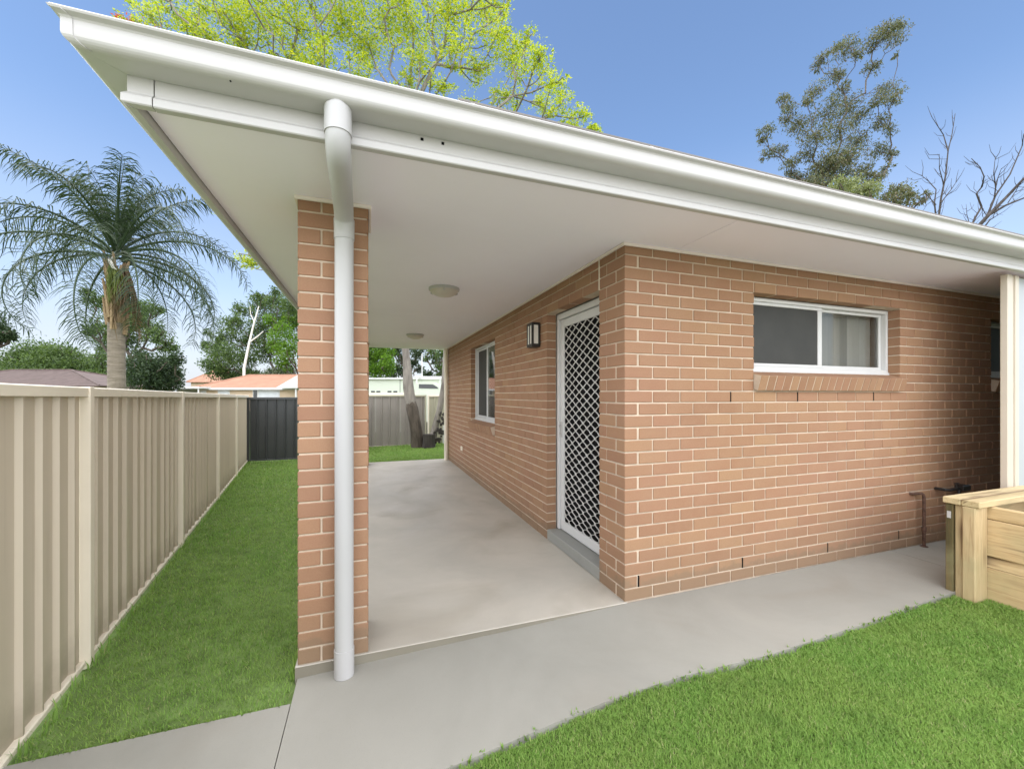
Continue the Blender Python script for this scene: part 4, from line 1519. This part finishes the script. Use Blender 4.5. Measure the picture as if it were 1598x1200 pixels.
# --- trees over the back fences
simple_tree('round_tree', 'dense dome shaped green tree above the brown roof', [(25, 575, 30), (60, 560, 34), (95, 562, 30), (120, 575, 24), (10, 582, 18), (45, 585, 30), (85, 585, 32), (75, 548, 14), (40, 556, 14), (105, 551, 10)], 56, (75, 590), M['leaf_mid'], M['bark_brown'], .42, 3.4, .3)
simple_tree('bushy_tree', 'green bushy tree just left of the palm trunk', [(145, 575, 22), (160, 560, 18), (165, 585, 22), (135, 590, 18), (150, 595, 22), (155, 545, 6)], 55, (150, 600), M['leaf_mid'], M['bark_brown'], .34, 3.0, .2)
simple_tree('spreading_tree', 'open leafy tree spreading behind the palm trunk', [(135, 455, 9), (145, 468, 13), (165, 475, 18), (150, 510, 16), (165, 530, 20), (140, 520, 8), (200, 480, 24), (225, 485, 18), (240, 480, 12), (230, 510, 20), (245, 525, 16), (200, 530, 26), (258, 538, 13), (270, 545, 10), (180, 505, 22), (212, 500, 18)], 30, (205, 570), M['leaf_mid'], M['bark_brown'], .24, 1.5, .25)
simple_tree('dark_bush', 'dark green rounded bush right of the palm trunk', [(215, 575, 24), (240, 570, 26), (258, 575, 22), (272, 585, 13), (225, 592, 24), (250, 595, 26), (270, 597, 13), (222, 556, 12), (275, 560, 12), (205, 590, 14)], 27, (245, 600), M['leaf_dark'], M['bark_brown'], .20, 2.6, .15)
simple_tree('overhanging_tree', 'leafy branch tips poking in at the edge over the brown roof', [(5, 515, 9), (14, 522, 9), (4, 528, 8), (20, 527, 5), (-20, 515, 22), (-45, 500, 35), (-70, 520, 40)], 18, (-60, 580), M['leaf_dark'], M['bark_brown'], .15, 3.0, .15)
big = [(335, 545, 16), (330, 570, 16), (350, 525, 18), (365, 505, 18), (350, 555, 24), (380, 485, 16), (385, 530, 22), (380, 560, 24), (410, 475, 20), (430, 470, 18), (410, 510, 24), (415, 545, 24), (440, 500, 26), (450, 475, 18), (325, 520, 7), (318, 538, 6), (400, 462, 10), (430, 455, 8), (345, 580, 18), (470, 490, 30), (500, 500, 35), (520, 540, 35)]
simple_tree('shade_tree', 'big leafy tree over the terracotta roofs at the end of the side lawn', big, 60, (430, 590), M['leaf_mid'], M['bark_brown'], .42, 2.1, .3)
simple_tree('shade_tree', 'bright green leafy tree partly hidden by the brick pillar', [(440, 520, 18), (450, 545, 20), (455, 500, 16), (430, 540, 14), (445, 565, 16), (475, 530, 25), (500, 555, 25), (420, 500, 10)], 57, (470, 600), M['leaf_bright'], M['bark_brown'], .40, 2.0, .25)
# pale slim trunk
pt = Thing('bare_pale_tree', at(383, 600, 54), 'slim white forked trunk rising in front of the big leafy tree', 'tree')
m = MB(); m.tube([Vector((at(381, 600, 54).x, at(381, 600, 54).y, -.4)), at(381, 575, 54), at(388, 540, 54), at(395, 510, 54), at(400, 492, 54), at(404, 478, 54)], [.20, .17, .14, .11, .08, .05], 7); pt.part('trunk', m, M['bark_pale'], True)
m = MB(); m.tube([at(391, 533, 54), at(402, 525, 54), at(411, 517, 54)], [.10, .08, .04], 6); pt.part('branch', m, M['bark_pale'], True)
m = MB(); m.tube([at(397, 503, 54), at(391, 490, 54.3), at(390, 478, 54.5)], [.06, .04, .02], 6); pt.part('branch', m, M['bark_pale'], True)
simple_tree('garden_shrub', 'low olive shrub behind the ridge of the terracotta roof', [(370, 588, 14), (385, 583, 14), (358, 592, 9), (398, 588, 12)], 60, (380, 605), M['leaf_mid'], M['bark_brown'], .35, 4, .15)
simple_tree('garden_shrub', 'pale flowering shrub above the terracotta roof beside the brick pillar', [(425, 583, 12), (440, 578, 12), (452, 582, 12), (415, 588, 9), (435, 590, 10)], 59, (440, 605), M['leaf_white'], M['bark_brown'], .35, 4, .15)
# seen under the verandah roof
simple_tree('bright_tree', 'bright green tree beside the brick pillar beyond the taupe fence', [(590, 560, 16), (600, 550, 16), (585, 580, 16), (600, 575, 15), (605, 562, 10), (570, 565, 20), (580, 540, 18), (600, 530, 18)], 27, (588, 600), M['leaf_bright'], M['bark_brown'], .21, 2.4, .12)
simple_tree('dark_tree', 'dark open crowned tree seen between the bright tree and the leaning trunk', [(612, 550, 9), (618, 575, 11), (610, 585, 9), (628, 560, 12), (632, 582, 10), (622, 545, 10), (650, 552, 10), (655, 575, 8), (645, 565, 8), (668, 583, 8), (640, 540, 14), (660, 538, 12)], 33, (630, 605), M['leaf_dark'], M['bark_brown'], .26, 2.0, .16)
simple_tree('spreading_tree', 'grey green open tree above the garage near the far house corner', [(680, 560, 9), (688, 575, 10), (672, 550, 8), (690, 550, 10), (700, 565, 14), (685, 590, 9), (695, 590, 10), (665, 560, 5)], 30, (705, 605), M['leaf_mid'], M['bark_brown'], .24, 2.2, .16)


# ------------------------------------------------------------------ neighbouring buildings
def hip_house(name, label, corner, ux, w, d, ze, zr, wall, roof, inset, wins=(), over=.5, fascia=None, zb=-.45, chimney=False):
    """corner: near-left wall corner; ux: unit direction along the facade; depth goes away from us"""
    c = Vector((corner.x, corner.y, 0)); u = Vector(ux).normalized(); v = Vector((-u.y, u.x, 0))
    if v.y < 0: v = -v
    t = Thing(name, (c.x, c.y, zb), label, 'house')
    def W(a, b, z): p = c + u * a + v * b; return (p.x, p.y, z)
    m = MB()
    m.add([W(a, b, z) for a in (0, w) for b in (0, d) for z in (zb, ze)], [[0, 1, 3, 2], [4, 6, 7, 5], [0, 4, 5, 1], [2, 3, 7, 6], [1, 5, 7, 3]])
    t.part('wall', m, wall)
    e = [W(-over, -over, ze), W(w + over, -over, ze), W(w + over, d + over, ze), W(-over, d + over, ze), W(inset, d / 2, zr), W(w - inset, d / 2, zr)]
    low = [(p[0], p[1], p[2] - .12) for p in e[:4]]
    m = MB(); m.add(e + low, [[0, 1, 5, 4], [1, 2, 5], [2, 3, 4, 5], [3, 0, 4], [9, 8, 7, 6], [0, 6, 7, 1], [1, 7, 8, 2], [2, 8, 9, 3], [3, 9, 6, 0]])
    rf_ = t.part('roof', m, roof)
    # tile courses and ridge capping as real relief
    m = MB(); m.tube([Vector(e[4]) + Vector((0, 0, .03)), Vector(e[5]) + Vector((0, 0, .03))], .09, 6)
    for (i, j) in ((0, 4), (3, 4), (1, 5), (2, 5)): m.tube([Vector(e[i]) + Vector((0, 0, .02)), Vector(e[j]) + Vector((0, 0, .03))], .08, 6)
    m.build('ridge_capping', roof, rf_)
    m = MB()
    for k in range(1, 16):
        f = k / 16
        a = Vector(e[0]).lerp(Vector(e[4]), f); b = Vector(e[1]).lerp(Vector(e[5]), f)
        m.tube([a + Vector((0, 0, .005)), b + Vector((0, 0, .005))], .022, 4)
    tag(m.build('tile_course', roof, rf_), kind='stuff')
    if fascia:
        m = MB()
        m.add([W(-over - .02, -over - .03, ze - .2), W(w + over + .02, -over - .03, ze - .2), W(w + over + .02, -over - .03, ze + .04), W(-over - .02, -over - .03, ze + .04),
               W(-over - .02, -over - .001, ze - .2), W(w + over + .02, -over - .001, ze - .2), W(w + over + .02, -over - .001, ze + .04), W(-over - .02, -over - .001, ze + .04)],
              [[0, 1, 2, 3], [4, 7, 6, 5], [3, 2, 6, 7], [0, 4, 5, 1], [0, 3, 7, 4], [1, 5, 6, 2]])
        t.part('fascia', m, fascia)
    for (a0, a1, z0, z1, mat) in wins:
        m = MB(); m.add([W(a, b, z) for a in (a0, a1) for b in (-.06, .02) for z in (z0, z1)], [[0, 1, 3, 2], [4, 6, 7, 5], [0, 4, 5, 1], [2, 3, 7, 6], [0, 2, 6, 4], [1, 5, 7, 3]])
        wf = t.part('window', m, M['white_frame'])
        m = MB(); m.add([W(a, b, z) for a in (a0 + .08, a1 - .08) for b in (-.075, -.058) for z in (z0 + .08, z1 - .08)], [[0, 1, 3, 2], [4, 6, 7, 5], [0, 4, 5, 1], [2, 3, 7, 6], [0, 2, 6, 4], [1, 5, 7, 3]])
        m.build('pane', mat, wf)
    return t, W


RIGHT = (CT, -ST, 0)
hip_house('brown_roof_house', 'house with a dark brown hipped roof behind the near fence', at(-190, 617, 40), RIGHT, 21.6, 9, 2.40, 4.15, M['cream_wall'], M['roof_brown'], 7.5)
hip_house('terracotta_house', 'cream house with a terracotta hipped roof and white gutter beyond the charcoal fence', at(309, 617, 48), RIGHT, 13.2, 8, 2.28, 3.98, M['cream_wall'], M['roof_terra'], 3.4,
          [(2.35, 3.75, .9, 2.05, M['pale_win']), (6.45, 7.05, .2, 2.15, M['dark_win']), (7.1, 9.6, .6, 2.05, M['pale_win']), (.3, 1.0, .9, 2.0, M['pale_win'])], .5, M['white_frame'])
hip_house('distant_house', 'distant terracotta roof peeking between the trees over the fence', at(298, 617, 75), RIGHT, 5.0, 8, 3.9, 6.6, M['cream_wall'], M['roof_terra'], 2.2)
# flat carport left of the terracotta house
t = Thing('carport', at(250, 617, 46), 'flat white roofed carport beside the terracotta house', 'carport')
cB = at(215, 617, 46)
def CW(a, b, z): return (cB.x + CT * a + ST * b, cB.y - ST * a + CT * b, z)
m = MB(); m.add([CW(a, b, z) for a in (0, 6.9) for b in (0, 5) for z in (2.22, 2.42)], [[0, 1, 3, 2], [4, 6, 7, 5], [0, 4, 5, 1], [2, 3, 7, 6], [0, 2, 6, 4], [1, 5, 7, 3]]); t.part('flat_roof', m, M['white_frame'])
for a in (.15, 4.0, 6.7):
    for bb in (.15, 4.8):
        m = MB(); p = CW(a, bb, 0); m.box(p[0] - .06, p[0] + .06, p[1] - .06, p[1] + .06, -.45, 2.219); t.part('post', m, M['white_frame'])
m = MB(); m.add([CW(a, b, z) for a in (.3, 6.6) for b in (5.02, 5.1) for z in (-.45, 2.2)], [[0, 1, 3, 2], [4, 6, 7, 5], [0, 4, 5, 1], [2, 3, 7, 6], [0, 2, 6, 4], [1, 5, 7, 3]]); t.part('back_screen', m, M['mint'])
# white gabled porch, mostly behind the pillar
t = Thing('white_porch', at(455, 617, 46), 'white sloping porch roof in front of the terracotta house beside the pillar', 'porch')
cB = at(429, 617, 46)
m = MB(); m.add([CW(0, 0, 2.25), CW(5.2, 0, 2.25), CW(2.6, 0, 3.75), CW(0, 1.8, 2.25), CW(5.2, 1.8, 2.25), CW(2.6, 1.8, 3.75)], [[0, 1, 2], [3, 5, 4], [0, 2, 5, 3], [1, 4, 5, 2], [0, 3, 4, 1]]); t.part('gable_roof', m, M['white_frame'])
for a in (2.2, 5.0):
    p = CW(a, .3, 0); m = MB(); m.box(p[0] - .08, p[0] + .08, p[1] - .08, p[1] + .08, -.45, 2.249); t.part('post', m, M['white_frame'])

# garage behind the taupe fence, with a rail frame on its roof
gC = at(579, 617, 21)
t = Thing('garage', (gC.x, gC.y, -.45), 'pale mint green garage with white roof edge behind the taupe fence', 'garage')
def GW(a, b, z): return (gC.x + CT * a + ST * b, gC.y - ST * a + CT * b, z)
def gbox(m, a0, a1, b0, b1, z0, z1): m.add([GW(a, b, z) for a in (a0, a1) for b in (b0, b1) for z in (z0, z1)], [[0, 1, 3, 2], [4, 6, 7, 5], [0, 4, 5, 1], [2, 3, 7, 6], [0, 2, 6, 4], [1, 5, 7, 3]])
m = MB(); gbox(m, -.2, 3.75, 0, 3.5, -.45, 2.25); t.part('wall', m, M['mint'])
m = MB(); gbox(m, -.4, 3.9, -.15, 3.6, 2.252, 2.33); t.part('roof', m, M['white_frame'])
for a in (.0, .28, .85, 1.15, 2.3):
    m = MB(); gbox(m, a, a + .2, -.02, .02, 1.58, 1.66); t.part('vent', m, M['dark_win'])
m = MB(); gbox(m, 1.48, 1.50, -.012, .01, 1.5, 2.24); t.part('panel_seam', m, M['dark_win'])
m = MB(); gbox(m, -.2, 3.75, -.03, -.001, 1.42, 1.56); t.part('band_board', m, M['fence_trim'])
# cream van with a roof rack parked in front
vC = at(648, 617, 20)
t = Thing('parked_van', (vC.x, vC.y, -.45), 'cream van top with white roof rack showing over the sand coloured fence', 'van')
gC = vC
prof = [(0, -.1), (0, 1.98), (.12, 2.08), (.9, 2.06), (1.15, 1.92), (1.28, 1.72), (1.75, 1.62), (1.9, 1.45), (1.9, -.1)]
m = MB(); m.sweep([[GW(a, b, z) for a, z in prof] for b in (0, 1.7)]); t.part('body', m, M['mint'])
m = MB(); m.sweep([[GW(a, b, z) for a, z in [(.18, 1.78), (.18, 1.98), (.86, 1.97), (1.08, 1.84), (1.13, 1.76)]] for b in (-.02, .01)]); t.part('side_window', m, M['dark_win'])
m = MB()
for (a, b) in ((.05, .1), (1.2, .1), (.05, 1.6), (1.2, 1.6)): m.tube([GW(a, b, 1.9), GW(a, b, 2.34)], .03, 6)
m.tube([GW(-.1, .1, 2.34), GW(1.25, .1, 2.33), GW(1.95, .1, 2.36)], .03, 6); m.tube([GW(-.1, 1.6, 2.34), GW(1.25, 1.6, 2.33)], .03, 6); m.tube([GW(.05, .1, 2.34), GW(.05, 1.6, 2.34)], .03, 6); m.tube([GW(1.2, .1, 2.34), GW(1.2, 1.6, 2.34)], .03, 6)
t.part('roof_rack', m, M['white_frame'])
for (a, b) in ((.4, -.02), (1.5, -.02), (.4, 1.72), (1.5, 1.72)):
    m = MB(); p0 = Vector(GW(a, b - .08, -.13)); p1 = Vector(GW(a, b + .08, -.13)); m.tube([p0, p1], .32, 14); t.part('wheel', m, M['black_metal'])
m = MB(); m.tube([GW(.05, 1.3, 2.3), GW(.05, 1.3, 3.6)], .025, 6); t.part('aerial', m, M['white_frame'])


# ------------------------------------------------------------------ grass
def on_lawn(x, y):
    fx = -1.085 - .143 * y
    left = (y > 2.232) & (x > fx + .035) & (x < PX0 - .02) & (y < 10.76)
    back = (y > 9.27) & (x > -.55) & (x < 7) & (y < 12.55)
    back2 = (y > 9.2) & (y < 10.76) & (x >= PX0 - .02) & (x <= -.5)
    pts = np.array([(-9, 1.56), (-4, 1.56), (.31, 1.60), (1.08, 1.678), (1.43, 1.69), (2.08, 1.656), (3.0, 1.688), (3.85, 1.733), (9, 1.75)])
    fe = np.interp(x, pts[:, 0], pts[:, 1]) + .012 * np.sin(23 * x) * np.sin(7 * x + 1)
    right = (y < fe) & (y > .225) & (x > -3) & ~((x > 4.13) & (x < 5.06)) & ~((x > 3.98) & (x < 4.2) & (y > 1.62))
    strip = (y > 9.25) & (x > PX0) & (x < 7)
    return left | back | back2 | right | strip


def path_z_np(x):
    return np.where(x < PX0, -.06, np.where(x < XW, -.06 + .055 * (x - PX0) / (XW - PX0), -.005 + .010 * np.minimum(1, (x - XW) / 2.5)))


def blades(n_try, box, dens_ref):
    x = RNG.uniform(box[0], box[1], n_try); y = RNG.uniform(box[2], box[3], n_try)
    ok = on_lawn(x, y)
    d = np.hypot(x, y)
    keep = RNG.random(n_try) < np.clip((dens_ref / np.maximum(d, .5)) ** 1.6, 0, 1)
    s = ok & keep
    return x[s], y[s], d[s]


xa, ya, da = [np.concatenate(q) for q in zip(blades(330000, (-3.2, -.3, 2.2, 12.6), 3.2), blades(460000, (-.2, 5.4, .2, 1.78), 3.6), blades(60000, (-.6, 4.0, 9.0, 12.6), 8.0))]
n = len(xa)
far = np.clip(da / 3.0, 1, 3.2)
hgt = (.010 + .011 * RNG.random(n)) * (1 + .15 * np.sin(3 * xa) * np.sin(4 * ya)) * np.clip(.8 + .2 * far, 1, 1.4)
wid = .0017 * far * (.8 + .5 * RNG.random(n))
az = RNG.uniform(0, 2 * np.pi, n)
lean = RNG.uniform(.3, 1.5, n) * hgt
zb_ = path_z_np(xa) - .022 + .004 * np.sin(6 * xa + 4 * ya)
dx, dy = np.cos(az), np.sin(az)
sx_, sy_ = -dy, dx
P0 = np.stack([xa - sx_ * wid, ya - sy_ * wid, zb_], 1); P1 = np.stack([xa + sx_ * wid, ya + sy_ * wid, zb_], 1)
P2_ = np.stack([xa + dx * lean * .4 + sx_ * wid * .7, ya + dy * lean * .4 + sy_ * wid * .7, zb_ + hgt * .62], 1)
P3 = np.stack([xa + dx * lean * .4 - sx_ * wid * .7, ya + dy * lean * .4 - sy_ * wid * .7, zb_ + hgt * .62], 1)
P4 = np.stack([xa + dx * lean, ya + dy * lean, zb_ + hgt], 1)
V = np.stack([P0, P1, P2_, P3, P4], 1).reshape(-1, 3)
I = np.arange(n)[:, None] * 5
F = np.concatenate([I + np.array([[0, 1, 2]]), I + np.array([[0, 2, 3]]), I + np.array([[3, 2, 4]])], 0)
tag(mesh_np('grass', V, F, M['grass']), 'short green lawn grass beside the fence and in front of the path', 'grass', kind='stuff')

# taller strays and little weeds along the path edges
rw = random.Random(12)
mw = MB()
for i in range(420):
    if i < 300:
        x = rw.uniform(-.1, 3.9); y = front_edge(x) - rw.uniform(-.015, .03); z = path_z(x) - .01
    else:
        x = rw.uniform(-1.3, -.4); y = 2.232 + rw.uniform(-.012, .02); z = -.07
    clump = rw.random() < .25
    for q in range(rw.randint(3, 7) if clump else 1):
        h = rw.uniform(.008, .022) * (1.35 if clump else 1)
        a = rw.uniform(0, 6.28); l_ = rw.uniform(.2, .9) * h
        d = Vector((math.cos(a), math.sin(a), 0)); s = Vector((-d.y, d.x, 0)) * rw.uniform(.0015, .004)
        p = Vector((x, y, z))
        mw.add([p - s, p + s, p + d * l_ * .4 + s + Vector((0, 0, h * .6)), p + d * l_ * .4 - s + Vector((0, 0, h * .6)), p + d * l_ + Vector((0, 0, h))], [[0, 1, 2, 3], [3, 2, 4]])
for i in range(900):
    if i < 760:
        y = rw.uniform(2.25, 10.6); x = fence_x(y) + rw.uniform(.028, .075); z = -.085
    else:
        y = rw.uniform(2.42, 2.78); x = PX0 - rw.uniform(.015, .04); z = -.08
    h = rw.uniform(.025, .075); a = rw.uniform(0, 6.28); l_ = rw.uniform(.2, .8) * h
    d = Vector((math.cos(a), math.sin(a), 0)); s = Vector((-d.y, d.x, 0)) * rw.uniform(.0015, .0035)
    p = Vector((x, y, z))
    mw.add([p - s, p + s, p + d * l_ * .4 + s + Vector((0, 0, h * .6)), p + d * l_ * .4 - s + Vector((0, 0, h * .6)), p + d * l_ + Vector((0, 0, h))], [[0, 1, 2, 3], [3, 2, 4]])
tag(mw.build('edge_weeds', M['grass']), 'stray grass and weeds growing over the path edges', 'weeds', kind='stuff')
